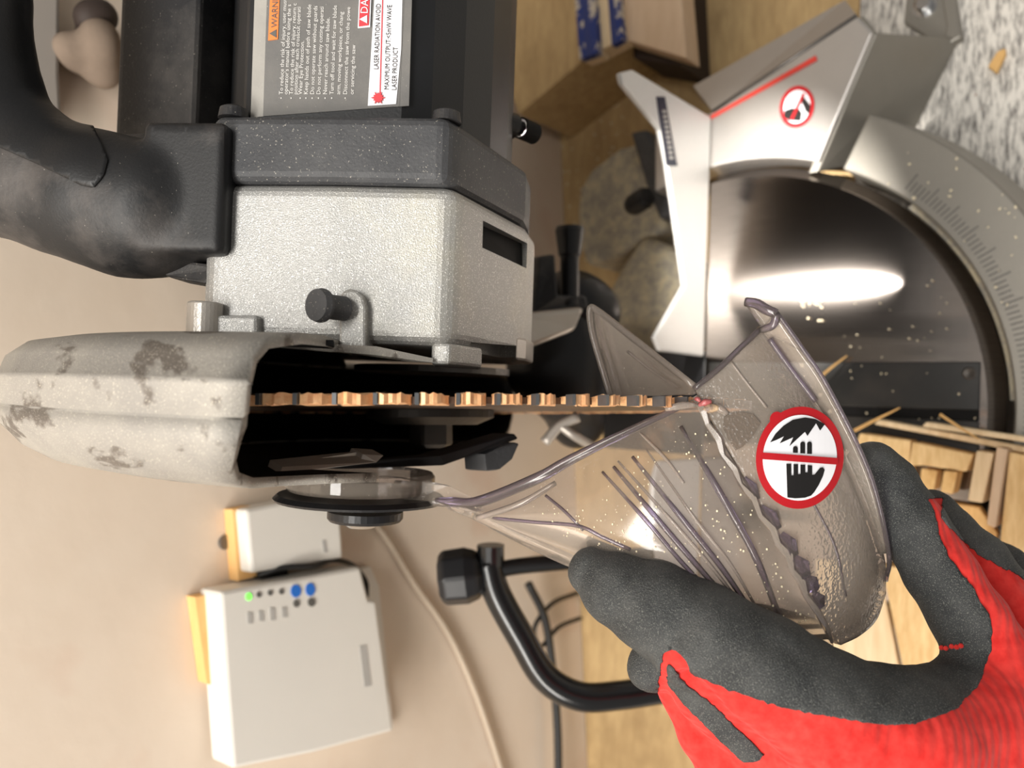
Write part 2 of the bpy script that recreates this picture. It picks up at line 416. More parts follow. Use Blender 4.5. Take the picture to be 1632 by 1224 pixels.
# signed-distance modelling for rounded bodies
def sd_caps(p, chain):           # chain of (point, radius)
    d = None
    for (a, ra), (b, rb) in zip(chain[:-1], chain[1:]):
        a = np.asarray(a); b = np.asarray(b); ab = b-a
        t = np.clip(((p-a)@ab)/max(ab@ab, 1e-12), 0, 1)
        q = np.linalg.norm(p-(a+t[:, None]*ab), axis=1)-(ra+(rb-ra)*t)
        d = q if d is None else smin(d, q, 0.002)
    return d
def smin(a, b, k):
    h = np.clip(0.5+0.5*(b-a)/k, 0, 1); return b*(1-h)+a*h-k*h*(1-h)
def sd_box(p, c, A, h, r):
    q = np.abs((p-np.asarray(c))@np.asarray(A).T)-(np.asarray(h)-r)
    return np.linalg.norm(np.maximum(q, 0), axis=1)+np.minimum(q.max(axis=1), 0)-r
def surface_net(f, lo, hi, h):
    lo = np.asarray(lo); n = np.ceil((np.asarray(hi)-lo)/h).astype(int)+1
    gx = [lo[i]+h*np.arange(n[i]) for i in range(3)]
    G = np.stack(np.meshgrid(*gx, indexing='ij'), -1).reshape(-1, 3)
    S = np.concatenate([f(c) for c in np.array_split(G, max(1, len(G)//400000))]).reshape(n)
    neg = S < 0
    c8 = [neg[i:n[0]-1+i, j:n[1]-1+j, k:n[2]-1+k] for i in (0, 1) for j in (0, 1) for k in (0, 1)]
    cnt = sum(c.astype(int) for c in c8); act = (cnt > 0) & (cnt < 8)
    idx = np.full(act.shape, -1); cells = np.argwhere(act); idx[act] = np.arange(len(cells))
    acc = np.zeros((len(cells), 3)); w = np.zeros(len(cells))
    cor = [(i, j, k) for i in (0, 1) for j in (0, 1) for k in (0, 1)]
    for a in cor:
        for ax in range(3):
            if a[ax]: continue
            b = list(a); b[ax] = 1
            sa = S[cells[:, 0]+a[0], cells[:, 1]+a[1], cells[:, 2]+a[2]]; sb = S[cells[:, 0]+b[0], cells[:, 1]+b[1], cells[:, 2]+b[2]]
            x = (sa < 0) != (sb < 0); t = np.where(x, sa/np.where(x, sa-sb, 1), 0)
            q = np.array(a, float)[None].repeat(len(cells), 0); q[:, ax] += t
            acc += q*x[:, None]; w += x
    V = lo+h*(cells+acc/w[:, None])
    for _ in range(2):
        e = h*0.2; d = f(V)
        g = np.stack([(f(V+e*np.eye(3)[i])-f(V-e*np.eye(3)[i]))/(2*e) for i in range(3)], 1)
        V = V-g*(d/np.maximum((g*g).sum(1), 0.2))[:, None]
    Fq = []
    for ax in range(3):
        b, c = (ax+1) % 3, (ax+2) % 3
        sl0 = [slice(None)]*3; sl1 = [slice(None)]*3; sl0[ax] = slice(0, -1); sl1[ax] = slice(1, None)
        x = neg[tuple(sl0)] != neg[tuple(sl1)]
        e = np.argwhere(x); e = e[(e[:, b] > 0) & (e[:, c] > 0) & (e[:, b] < n[b]-1) & (e[:, c] < n[c]-1)]
        def cell(db, dc):
            q = e.copy(); q[:, b] -= db; q[:, c] -= dc; return idx[q[:, 0], q[:, 1], q[:, 2]]
        quad = np.stack([cell(1, 1), cell(0, 1), cell(0, 0), cell(1, 0)], 1)
        s = neg[e[:, 0], e[:, 1], e[:, 2]]
        quad[~s] = quad[~s][:, ::-1]
        Fq.append(quad[(quad >= 0).all(1)])
    return V, np.concatenate(Fq)
def in_poly(px, py, poly):       # signed distance to a polygon, negative inside
    poly = np.asarray(poly, float); n = len(poly); d = np.full(px.shape, 1e18); ins = np.zeros(px.shape, bool)
    for i in range(n):
        a = poly[i]; b = poly[(i+1) % n]; e = b-a
        t = np.clip(((px-a[0])*e[0]+(py-a[1])*e[1])/(e@e), 0, 1)
        d = np.minimum(d, (px-a[0]-t*e[0])**2+(py-a[1]-t*e[1])**2)
        c = (a[1] > py) != (b[1] > py)
        with np.errstate(divide='ignore', invalid='ignore'):
            ins ^= c & (px < (b[0]-a[0])*(py-a[1])/(b[1]-a[1] if b[1] != a[1] else 1e-9)+a[0])
    return np.where(ins, -1, 1)*np.sqrt(d)
def split_mesh(V, Fq, s):        # cut a quad mesh along s = 0 into (s<0) and (s>=0)
    T = np.array([(f[0], f[k], f[k+1]) for f in Fq for k in range(1, len(f)-1)]) if isinstance(Fq, list) else np.concatenate([Fq[:, [0, 1, 2]], Fq[:, [0, 2, 3]]]); V = list(map(tuple, V)); out = ([], [])
    sg = s[T] < 0; cnt = sg.sum(1)
    out[0].extend(map(tuple, T[cnt == 3])); out[1].extend(map(tuple, T[cnt == 0])); cache = {}
    def cut(i, j):
        k = (min(i, j), max(i, j))
        if k not in cache:
            t = s[i]/(s[i]-s[j]); V.append(tuple(np.array(V[i])*(1-t)+np.array(V[j])*t)); cache[k] = len(V)-1
        return cache[k]
    for t in T[(cnt > 0) & (cnt < 3)]:
        pos, neg = [], []
        for a in range(3):
            i, j = int(t[a]), int(t[(a+1) % 3])
            (neg if s[i] < 0 else pos).append(i)
            if (s[i] < 0) != (s[j] < 0): c = cut(i, j); pos.append(c); neg.append(c)
        out[0].append(tuple(neg)); out[1].append(tuple(pos))
    res = []
    for fs in out:
        used = sorted({i for f in fs for i in f}); mp = {u: k for k, u in enumerate(used)}
        res.append(([V[u] for u in used], [tuple(mp[i] for i in f) for f in fs]))
    return res
def raw_mesh(name, V, Fc):
    me = bpy.data.meshes.new(name); me.from_pydata([tuple(map(float, v)) for v in V], [], [tuple(map(int, f)) for f in Fc])
    me.polygons.foreach_set('use_smooth', [True]*len(me.polygons)); return me

ZB = -0.085                      # bench surface
# ================================================================== setting
def wall_box(x0, x1, z0, z1, off, th):
    a = [W0+WX*x0+np.array([0, 0, z0])+WN*off, W0+WX*x1+np.array([0, 0, z0])+WN*off,
         W0+WX*x1+np.array([0, 0, z1])+WN*off, W0+WX*x0+np.array([0, 0, z1])+WN*off]
    return prism(a, -WN*th)
add('wall_back', wall_box(-1.2, 1.2, -0.6, 1.4, 0, 0.05), 'wall', kind='structure')
bx = lambda x, y: (x, y)
yb = lambda x: 0.177+x*math.tan(_wa)-0.0005
add('floor', box((0, -1.3, -0.97), (2.0, 1.7, 0.02)), 'grey_panel', kind='structure')
wb = root('workbench', (0, -0.3, -0.95), 'workbench with golden plywood at the wall and a grey flecked front counter', 'workbench')
add('plywood_top', prism([(-1.0, -0.055, ZB), (1.0, -0.055, ZB), (1.0, yb(1.0), ZB), (-1.0, yb(-1.0), ZB)], (0, 0, -0.03)), 'bench', wb, 'golden plywood worktop')
add('counter_top', prism([(-1.0, -0.75, ZB+0.001), (1.0, -0.75, ZB+0.001), (1.0, -0.056, ZB+0.001), (-1.0, -0.056, ZB+0.001)], (0, 0, -0.03)), 'counter', wb, 'grey flecked front counter')

for lx in (-0.94, 0.94):
    for ly in (-0.70, -0.02): add('leg', box((lx, ly, (ZB-0.03-0.95)/2), (0.035, 0.035, (0.95+ZB-0.03)/2)), 'pine', wb)

# ================================================================== mitre saw
saw = root('miter_saw', (0, 0, ZB), 'silver and black miter saw with polished table and raised clear blade guard', 'saw')
CY, RT = -0.0083, 0.150
# turntable: bright top, bevelled rim
tt = []
th0 = math.degrees(math.asin((0.0070-CY)/RT))
for r, z in ((RT, -0.03), (RT-0.0003, -0.010), (0.1425, 0.0)):
    a_ = math.asin((0.0070-CY)/r)
    tt.append([(r*math.cos(t), CY+r*math.sin(t), z) for t in np.linspace(a_, -math.pi-a_, 97)])
tV = [p for L in tt for p in L]; tF = []
for k in range(2):
    for i in range(96): tF.append((k*97+i, k*97+i+1, (k+1)*97+i+1, (k+1)*97+i))
    tF.append((k*97, (k+1)*97, (k+1)*97+96, k*97+96))
tF += [tuple(range(97)), tuple(range(2*97, 3*97))]
add('turntable', (tV, tF), 'polished', saw, 'polished round turntable')
# two strips of the black throat insert, with the slot between
for x0, x1 in ((0.0012, 0.0262), (-0.0240, -0.0042)):
    k = add('kerf_plate', prism([(x0, CY-0.139, 0.0002), (x1, CY-0.139, 0.0002), (x1, 0.004, 0.0002), (x0, 0.004, 0.0002)], (0, 0, 0.0012)), 'kerf', saw, 'black throat plate', bevel=0.0006)
    if x0 > 0:
        c = onZ(1545, 595, 0.0015)
        add('screw', lathe([(0.0001, 0), (0.0034, 0), (0.0034, 0.0004), (0.0026, 0.0007), (0.0001, 0.0003)], c, (0, 0, 1), 20), 'flange', k)
add('kerf_slot_dark', prism([(-0.0042, CY-0.139, 0.00025), (0.0012, CY-0.139, 0.00025), (0.0012, 0.004, 0.00025), (-0.0042, 0.004, 0.00025)], (0, 0, 0.0002)), 'black_in', saw)  # flat black strip standing for the dark of the slot
# scale ring around the front
def ring(r0, r1, a0, a1, z0, z1, n=64):
    V, Fc = [], []
    for i in range(n+1):
        t = R_(a0+(a1-a0)*i/n); c, s = math.cos(t), math.sin(t)
        for r, z in ((r0, z0), (r0, z1), (r1, z1), (r1+0.008, z0)): V.append((r*c, CY+r*s, z))
    for i in range(n):
        for j in range(4): Fc.append((i*4+j, i*4+(j+1) % 4, i*4+4+(j+1) % 4, i*4+4+j))
    Fc += [(0, 1, 2, 3), (n*4, n*4+1, n*4+2, n*4+3)]
    return V, Fc
qa = onZ(1372, 208, -0.004); a_start = math.degrees(math.atan2(qa[1]-CY, qa[0]))
sr = add('scale_ring', ring(0.1535, 0.186, a_start, a_start-130, -0.05, -0.004), 'cast_grey', saw, 'grey cast miter scale ring', bevel=0.0012)
tk = []
for i in range(86):
    t = R_(a_start-14-i*1.0); c, s = math.cos(t), math.sin(t); L = 0.0095 if i % 5 == 0 else 0.006
    tk.append(box(((0.1575+L/2)*c, CY+(0.1575+L/2)*s, -0.00385), (L/2, 0.00035, 0.0002), [(c, s, 0), (-s, c, 0), (0, 0, 1)]))
add('scale_tick', join(*tk), 'tick', sr, kind='stuff')
# groove dust between turntable and ring
add('groove_dust', ring(0.1506, 0.1517, a_start-16, a_start-62, -0.016, -0.012, 60), 'dusty_cast', sr, kind='stuff')
# table wings
def wing(sgn):
    arc = []
    a_f = math.degrees(math.atan2(-0.0635-CY, 0.150)); a_b = math.degrees(math.atan2(0.05-CY, 0.145))
    for i in range(13):
        t = R_(a_f+(a_b-a_f)*i/12); arc.append((0.1535*math.cos(t), CY+0.1535*math.sin(t)))
    top = [(x*sgn, y, -0.0005) for x, y in arc]+[(0.183*sgn, 0.05, -0.0005), (0.1887*sgn, 0.0075, -0.0005), (0.2251*sgn, -0.081, -0.0005), (0.213*sgn, -0.090, -0.0005)]
    return top
wt = wing(1)
w = add('table_wing', prism(wt, (0, 0, -0.022)), 'wing', saw, 'polished right table wing', bevel=0.0014)
add('table_wing', prism(wing(-1), (0, 0, -0.022)), 'wing', saw, bevel=0.0014)
q0, q1 = onZ(1451, 222, ZB+0.001), onZ(1532, 60, ZB+0.001)
f0, f1 = np.array([0.1500, -0.0650, -0.004]), np.array([0.2135, -0.0915, -0.004])
d01 = (q1-q0)/np.linalg.norm(q1-q0)
back = np.array([0.0, 0.006, 0])
def wall_quad(a, b, c, d, th):
    return loft([a, b, c, d], [np.asarray(a)+th, np.asarray(b)+th, np.asarray(c)+th, np.asarray(d)+th])
add('base_wall', wall_quad(f0-d01*0.012, f1, q1, q0-d01*0.012, back), 'cast_grey', saw, 'grey painted sloping front wall', bevel=0.001)
e1 = np.array([0.2330, -0.0740, -0.020])
q2 = onZ(1502, 74, ZB+0.001)
add('base_wall', wall_quad((0.2135, -0.0905, -0.004), (0.2262, -0.0835, -0.004), (0.236, -0.060, ZB+0.001), q1+np.array([-0.012, 0.006, 0]), np.array([-0.004, 0.004, 0])), 'cast_grey', saw, bevel=0.001)
A0, A1 = onZ(1105, 137, -0.012), onZ(1347, 0, -0.012)
r0_, r1_ = np.array([0.1887, 0.0075, -0.0006]), np.array([0.2251, -0.081, -0.0006])
add('end_slope', loft([r0_, r1_, A1, A0], [r0_-np.array([0.004, 0, 0.02]), r1_-np.array([0.004, 0, 0.02]), A1-np.array([0.006, 0, 0.012]), A0-np.array([0.006, 0, 0.012])]), 'wing', saw, 'sloping polished end of the wing')
add('wing_ridge', tube([r0_, (r0_+r1_)/2, r1_], 0.0012, 8), 'steel', saw, smooth=True)
ft = add('mounting_foot', prism([onZ(1440, 35, ZB+0.008), onZ(1500, 74, ZB+0.008), onZ(1520, 40, ZB+0.008), onZ(1508, -30, ZB+0.008), onZ(1450, -50, ZB+0.008)], (0, 0, -0.0075)), 'cast_grey', saw, bevel=0.001)
add('bolt', lathe([(0.0001, 0), (0.0075, 0), (0.0075, 0.001), (0.0052, 0.001), (0.0052, 0.0055), (0.004, 0.0062), (0.0001, 0.0062)], onZ(1474, 10, ZB+0.008), (0, 0, 1), 20), 'chrome', ft)
fr = [onZ(1502, 76, ZB+0.010), onZ(1532, 58, ZB+0.010), onZ(1520, -20, ZB+0.010), onZ(1498, -20, ZB+0.010), onZ(1508, 40, ZB+0.010)]
add('foot_rim', prism(fr, (0, 0, -0.009)), 'cast_grey', saw, bevel=0.001)
add('rear_throat', box((0.0, 0.048, -0.022), (0.034, 0.0400, 0.018)), 'black_clean', saw, bevel=0.002)
# printed red line and small warning disc on the wing
a, b = onZ(1131, 188, 0.0004), onZ(1301, 92, 0.0004); dv = (b-a)/np.linalg.norm(b-a); nv = np.cross(dv, (0, 0, 1))
add('red_line', prism([a-nv*0.0011, b-nv*0.0016, b+nv*0.0016, a+nv*0.0011], (0, 0, -0.0006)), 'red_line', w, 'red line printed on the wing')
def ell(cx, cy, rx, ry, n=48, rot=0):
    out = []
    for i in range(n):
        t = 2*math.pi*i/n; u, v = rx*math.cos(t), ry*math.sin(t); c, s = math.cos(rot), math.sin(rot)
        out.append((cx+u*c-v*s, cy+u*s+v*c))
    return out
def flat_z(name, poly, z, mat, par, th=0.0003):
    return add(name, prism([onZ(x, y, z) for x, y in poly], (0, 0, -th)), mat, par)
sd = flat_z('warning_disc', ell(1270, 170, 27, 34, rot=0.25)+[], 0.0004, 'print_red', w)
sd['label'] = 'small round red no-hands sticker'
flat_z('disc_field', ell(1270, 170, 21, 27, rot=0.25), 0.0007, 'print_white', sd)
flat_z('hand_symbol', [(1262, 172), (1250, 176), (1249, 186), (1257, 192), (1276, 193), (1278, 180), (1274, 174)], 0.0010, 'print_black', sd)
flat_z('blade_symbol', [(1284, 158), (1292, 168), (1290, 182), (1284, 178), (1280, 168), (1276, 162), (1280, 152)], 0.0010, 'print_black', sd)
flat_z('prohibition_bar', [(1259, 190), (1263, 192), (1283, 150), (1279, 148)], 0.0013, 'print_red', sd)

# fence
FY = 0.0075
FYB = FY+0.0035
fp = [onY(x, y, FYB) for x, y in ((1045, 559), (1036, 538), (1084, 455), (1056, 262), (1044, 208), (984, 136), (980, 118), (1000, 113))]
fence_o = [(p[0], FY, p[2]) for p in fp]
xr = fp[-1][0]
fence_o = [(fence_o[0][0], FY, 0.0008)]+fence_o+[(xr+0.001, FY, 0.0008)]
fo = add('fence', prism(fence_o, (0, 0.0035, 0)), 'fence', saw, 'bright milled fence right of the blade', bevel=0.0012)
fl = [(-0.035, FY, 0.0008), (-0.035, FY, 0.052), (-0.045, FY, 0.058), (-0.125, FY, 0.058), (-0.130, FY, 0.0008)]
add('fence', prism(fl, (0, 0.0035, 0)), 'fence', saw, bevel=0.0012)
np_ = [onY(x, y, FY-0.0006) for x, y in ((1047, 154), (1060, 154), (1079, 264), (1063, 264))]
pl = add('fence_badge', prism(np_, (0, 0.0006, 0)), 'name_plate', fo, 'dark blue badge with pale lettering')
for i in range(10):
    y = 178+i*8.2; x = 1056+(y-160)*0.155
    q = [onY(x+dx, y+dy, FY-0.0008) for dx, dy in ((-3, -3), (3, -3), (4, 2), (-2, 2))]
    add('badge_stroke', prism(q, (0, 0.0003, 0)), 'grey_mark', pl)
# dust-covered base casting behind the fence
def blob(name, balls, mat, parent, h=0.003, k=0.012, label=None, **kw):
    pts = np.array([b[0] for b in balls]); rr = max(b[1] for b in balls)+0.012
    def f(p):
        d = None
        for c, r, sc in [(b[0], b[1], b[2] if len(b) > 2 else (1, 1, 1)) for b in balls]:
            q = (np.linalg.norm((p-np.asarray(c))/np.asarray(sc), axis=1)-r)*min(sc)
            d = q if d is None else smin(d, q, k)
        return d
    V, Fc = surface_net(f, pts.min(0)-rr*1.6, pts.max(0)+rr*1.6, h)
    return add(name, raw_mesh(name, V, Fc), mat, parent, label, **kw)
def zpoly(pts, z, dz): return prism([onZ(x, y, z) for x, y in pts], (0, 0, dz))
add('rear_casting', zpoly([(922, 300), (940, 270), (985, 235), (1020, 225), (1050, 270), (1062, 350), (1050, 372), (1000, 398), (955, 420), (935, 425), (920, 385), (918, 335)], -0.035, -0.0495), 'dusty_cast', saw, 'sawdust-covered rear casting', bevel=0.008, seg=3)
add('rear_casting', zpoly([(1022, 372), (1075, 395), (1100, 470), (1060, 580), (1000, 620), (962, 560), (962, 470), (990, 420)], -0.03, -0.0545), 'dusty_cast', saw, bevel=0.008, seg=3)
add('casting_rib', zpoly([(1003, 210), (1030, 205), (1060, 262), (1075, 340), (1050, 350), (1030, 300)], -0.022, -0.03), 'black_band', saw, bevel=0.003)
add('rear_knob', lathe([(0.0001, 0), (0.006, 0), (0.0075, 0.004), (0.0075, 0.016), (0.006, 0.019), (0.0001, 0.019)], P(1005, 330, 0.545), (0.2, -0.9, 0.3), 20), 'black_clean', saw)

# ------------------------------------------------------------------ saw head
C = np.array([0.0, 0.008, 0.237])
head_gear = [P(328, 450, 0.232), P(520, 450, 0.228), P(716, 450, 0.2265), P(733, 450, 0.231), P(795, 450, 0.256), P(838, 450, 0.277), P(850, 450, 0.295), P(842, 450, 0.345), P(560, 450, 0.36), P(330, 450, 0.34)]
gy = [(p[1], p[2]) for p in head_gear]
X = lambda y, D=0.2265, x=600: P(x, y, D)[0]
xg0, xg1, xb1 = X(548), X(291), X(182)
gb = add('gearbox_housing', yzprism(gy, xg0, xg1), 'silver', saw, 'speckled silver die-cast gearbox housing', bevel=0.004, seg=4)
bpy.context.view_layer.update()
# curved vent slot in the underside and a notch at its corner
sl = [P(762, 352, 0.245), P(840, 388, 0.2775), P(841, 428, 0.2775), P(760, 395, 0.245)]
nrm = np.cross(sl[1]-sl[0], sl[3]-sl[0]); nrm /= np.linalg.norm(nrm)
boolean_cut(gb, loft([p+nrm*0.012 for p in sl], [p-nrm*0.012 for p in sl]))
nt = [P(770, 546, 0.238), P(838, 552, 0.275), P(838, 600, 0.275), P(770, 600, 0.238)]
boolean_cut(gb, loft([p+nrm*0.010 for p in nt], [p-nrm*0.010 for p in nt]))
gb.data.materials.clear(); gb.data.materials.append(MATS['silver'])
add('vent_dark_fill', loft([p+nrm*0.0020 for p in sl], [p+nrm*0.0100 for p in sl]) if (sl[0]+nrm*0.01)[1] > sl[0][1] else loft([p-nrm*0.0020 for p in sl], [p-nrm*0.0100 for p in sl]), 'black_in', gb)  # black block added behind the slot to stand for its dark inside
# black band, a touch proud of the housing
def grow(prof, g):
    c = np.mean(np.array(prof), 0); return [tuple(np.array(p)+(np.array(p)-c)/np.linalg.norm(np.array(p)-c)*g) for p in prof]
bp = [P(340, 235, 0.231), P(520, 235, 0.2275), P(712, 235, 0.2255), P(732, 235, 0.231), P(795, 235, 0.255), P(840, 235, 0.276), P(848, 235, 0.293), P(846, 235, 0.345), P(560, 235, 0.36), P(345, 235, 0.34)]
bd = add('motor_band', yzprism([(p[1], p[2]) for p in bp], xg1, xb1), 'black_band', saw, 'dusty charcoal collar between motor and gearbox', bevel=0.003, seg=3)
add('screw_boss', lathe([(0.0001, 0), (0.0045, 0), (0.004, 0.003), (0.0025, 0.0038), (0.0001, 0.0038)], (xb1, *[(p[1], p[2]) for p in [P(712, 180, 0.232)]][0]), (1, 0, 0), 20), 'black', saw)
add('screw_boss', lathe([(0.0001, 0), (0.0045, 0), (0.004, 0.003), (0.0025, 0.0038), (0.0001, 0.0038)], (xb1, *[(p[1], p[2]) for p in [P(372, 195, 0.235)]][0]), (1, 0, 0), 20), 'black', saw)
# motor shell: flat label face then a round side
LD0, LD1 = 0.2385, 0.2360
mp = [P(392, 120, LD0), P(500, 120, (LD0+LD1)/2), P(642, 120, LD1), P(690, 120, 0.241), P(740, 120, 0.250), P(785, 120, 0.263), P(812, 120, 0.280), P(820, 120, 0.298), P(810, 120, 0.325), P(760, 120, 0.352), P(640, 120, 0.372), P(520, 120, 0.375), P(430, 120, 0.362), P(380, 120, 0.335), P(370, 120, 0.29), P(378, 120, 0.252)]
mo = add('motor_housing', yzprism([(p[1], p[2]) for p in mp], xb1-0.002, xb1+0.13), 'motor', saw, 'black motor shell', bevel=0.002)
add('motor_cap', lathe([(0.0001, 0), (0.046, 0), (0.046, 0.012), (0.040, 0.022), (0.0001, 0.022)], (xb1+0.13, *[(p[1], p[2]) for p in [P(600, 120, 0.305)]][0]), (1, 0, 0), 40), 'black', saw)

# warning label on the motor
a, b = P(392, 120, LD0), P(642, 120, LD1)
ex = np.array([1.0, 0, 0]); dn = b-a; dn[0] = 0; Ld = np.linalg.norm(dn); dn /= Ld; ez = np.cross(ex, -dn)
if ez@(CAM-a) < 0: ez = -ez
L0 = np.array([0, a[1], a[2]])
def LP(s, xx, lift): return L0+dn*s*Ld+ex*xx+ez*lift          # s: 0..1 across the face
def s_of(px, py=120):                                          # where a sight line meets the label face
    d = ray(px, py); n = ez; p = CAM+d*(((L0-CAM)@n)/(d@n)); return ((p-L0)@dn)/Ld, p[0]
def strip(name, corners, lift, mat, par, th=0.0004):
    q = []
    for (x, y) in corners: s, xx = s_of(x, y); q.append(LP(s, xx, lift))
    return add(name, prism(q, -ez*th), mat, par)
xt = -120
lab = strip('warning_label', [(420, 186), (637, 170), (650, xt), (430, xt)], 0.0004, 'label_grey', mo); lab['label'] = 'grey warning label with printed text'
strip('label_border', [(400, 188), (420, 186), (430, xt), (410, xt)], 0.0003, 'label_edge', lab)
strip('label_border', [(628, 171), (652, 169), (660, xt), (637, xt)], 0.0003, 'label_grey', lab)
lp = strip('laser_panel', [(587, 170), (632, 167), (640, 80), (645, xt), (605, xt)], 0.0007, 'print_white', lab)
wbx = strip('warning_heading', [(428.5, 66), (444, 64), (450, xt+40), (435, xt+40)], 0.0007, 'print_orange', lab)
dbx = strip('danger_heading', [(571.5, 47), (591, 45), (596, xt+40), (577, xt+40)], 0.0010, 'print_white', lab)
strip('danger_field', [(573.5, 45), (589, 43), (594, xt+42), (579, xt+42)], 0.0013, 'print_pinkred', dbx)
def label_text(s, px, py, size_px, lift, mat, par, squeeze=1.0):
    sz = size_px/FPX*0.2375
    st, xx = s_of(px, py); org = LP(st, xx, lift)
    add('lettering', text_mesh(s, sz, org, ex*squeeze, -dn), mat, par)
label_text('WARNING', 443, 46, 14, 0.0009, 'dark_mark', wbx, 0.98)
label_text('DANGER', 588, 26, 17, 0.0016, 'print_white', dbx, 0.95)
def tri(px, py, w, h, lift, mat, par):
    strip('alert_triangle', [(px, py), (px-h, py-w/2), (px, py-w)], lift, mat, par, 0.0002)
tri(442, 62, 13, 11, 0.0009, 'dark_mark', wbx); tri(587, 41, 13, 12, 0.0016, 'print_white', dbx)
lines = [('To reduce the risk of injury, user must', 452, 0), ("operator's manual before using the s", 459.5, 1), ('To reduce the risk of injury, return c', 468, 0),
         ('position after each crosscut operati', 475, 1), ('Wear Eye Protection.', 482.5, 0), ('Keep hands out of path of saw blade', 491.5, 0), ('Do not operate saw without guards', 501.5, 0),
         ('Do not perform any cutting operati', 511.5, 0), ('Never reach around saw blade.', 522, 0), ('Turn off tool and wait for saw blade', 532.5, 0),
         ('arm, moving workpiece, or chang', 543, 1), ('Disconnect the saw from the powe', 554, 0), ('or servicing the saw', 564.5, 1)]
for s, px, cont in lines:
    label_text(s, px, 152, 9.4, 0.0006, 'print_text', lab, 1.04)
    if not cont:
        st, xx = s_of(px-3, 157.5); q = LP(st, xx, 0.0006)
        add('bullet', prism([q+0.00022*(math.cos(t)*ex+math.sin(t)*dn) for t in np.linspace(0, 2*math.pi, 7)[:-1]], -ez*0.0002), 'print_text', lab)
label_text('LASER RADIATION AVOID', 604, 113, 11.2, 0.0009, 'print_black', lp, 0.80)
label_text('MAXIMUM OUTPUT:<5mW WAVE', 620.5, 145, 11.2, 0.0009, 'print_black', lp, 0.80)
label_text('LASER PRODUCT', 632.5, 146, 11.2, 0.0009, 'print_black', lp, 0.80)
strip('laser_beam', [(605.5, 158), (607.2, 158), (615, xt), (613.3, xt)], 0.0009, 'print_pinkred', lp, 0.0002)
bst = []
for i in range(24):
    r = 11.5 if i % 2 == 0 else 6.5
    if i % 4 == 2: r = 9
    t = 2*math.pi*i/24; bst.append((604+r*math.cos(t), 158+r*math.sin(t)*0.95))
strip('laser_burst', bst, 0.0012, 'print_pinkred', lp, 0.0002)

# lugs, boss and lock pin on the gearbox face
xm = X(510)
def facing(px, py, D=0.2295): return P(px, py, D)
gn = np.cross(ex, (head_gear[2]-head_gear[0])*np.array([0, 1, 1])); gn /= np.linalg.norm(gn)
if gn@(CAM-head_gear[1]) < 0: gn = -gn
gu = np.cross(gn, ex); gu /= np.linalg.norm(gu)
if gu[2] < 0: gu = -gu
def pixbox(x0, x1, y0, y1, D, th):      # block standing proud of the gearbox face
    q = [P(x0, y0, D), P(x1, y0, D), P(x1, y1, D), P(x0, y1, D)]
    return prism(q, -gn*th)
cb = P(325, 540, 0.2275)
add('screw_pillar', lathe([(0.0001, 0), (0.0050, 0), (0.0050, 0.0115), (0.0001, 0.0115)], P(325, 545, 0.2285), (1, 0, 0), 28), 'silver_clean', saw, 'bright silver round boss', bevel=0.0006)
add('pillar_web', pixbox(345, 410, 502, 548, 0.2265, 0.012), 'silver', saw, bevel=0.001)
lug = [(540, 556), (540, 474), (546, 464), (556, 460), (568, 462), (578, 472), (583, 490), (583, 556)]
add('pin_lug', prism([P(x, y, 0.2235) for x, y in lug], -gn*0.010), 'silver', saw, 'silver lug holding the lock pin', bevel=0.0008)
pa, pb = P(548, 492, 0.2225), P(505, 486, 0.2145)
add('lock_pin', lathe([(0.0001, 0), (0.0035, 0), (0.0035, 0.0070), (0.0046, 0.0075), (0.0048, 0.0084), (0.0044, 0.0102), (0.0001, 0.0105)], pa, pb-pa, 28), 'black_band', saw, 'dark grey lock pin')
add('gearbox_skirt', yzprism([(p[1], p[2]) for p in (P(688, 560, .2285), P(716, 560, .2270), P(733, 560, .2315), P(768, 560, .2455), P(768, 560, .262), P(690, 560, .25))], X(577), xg0+0.001), 'silver', saw, bevel=0.001)
add('gearbox_skirt', yzprism([(p[1], p[2]) for p in (P(822, 560, .270), P(838, 560, .277), P(850, 560, .295), P(840, 560, .31), P(815, 560, .30))], X(577, .28, 850), X(540, .28, 850)), 'silver_clean', saw, bevel=0.001)
add('bearing_plate', lathe([(0.0001, 0), (0.032, 0), (0.032, 0.0025), (0.0001, 0.0025)], C+np.array([0.0085, 0, 0]), (1, 0, 0), 48), 'steel', saw)

# head worklight under the gearbox
lc = np.array([0.104, -0.030, 0.2320])
add('worklight', lathe([(0.0001, 0), (0.0026, 0), (0.0026, 0.0025), (0.0048, 0.004), (0.0048, 0.020), (0.0001, 0.020)], lc+np.array([0, -0.0024, 0.0002]), (0, 0.2, 1), 24), 'black_clean', saw, 'work light under the head')
hcn = np.array([lc[0], lc[1]+0.0009-0.0035, lc[2]-0.0069])
add('worklight_hood', lathe_ring([(0.0035, 0), (0.0041, 0), (0.0041, 0.0085), (0.0035, 0.0085)], hcn, (0, 0, 1), 32), 'black_in', saw, 'black tube around the work light')  # hood added to keep the beam off the castings behind the fence
ll = add('worklight_lens', lathe([(0.0001, 0), (0.0008, 0), (0.0008, 0.0008), (0.0001, 0.0008)], lc-np.array([0, 0, 0.0012]), (0, 0.2, 1), 24), 'led_lens', saw)
sp = bpy.data.lights.new('worklight_beam', 'SPOT'); sp.energy = 12.0; sp.spot_size = R_(52); sp.spot_blend = 0.6; sp.shadow_soft_size = 0.0007; sp.color = (1.0, 0.95, 0.88)
so = bpy.data.objects.new('worklight_beam', sp); COL.objects.link(so); so.location = lc-np.array([0, 0.0, 0.0026])
so.rotation_euler = (Vector((0.098, -0.006, 0.0))-so.location).to_track_quat('-Z', 'Y').to_euler()

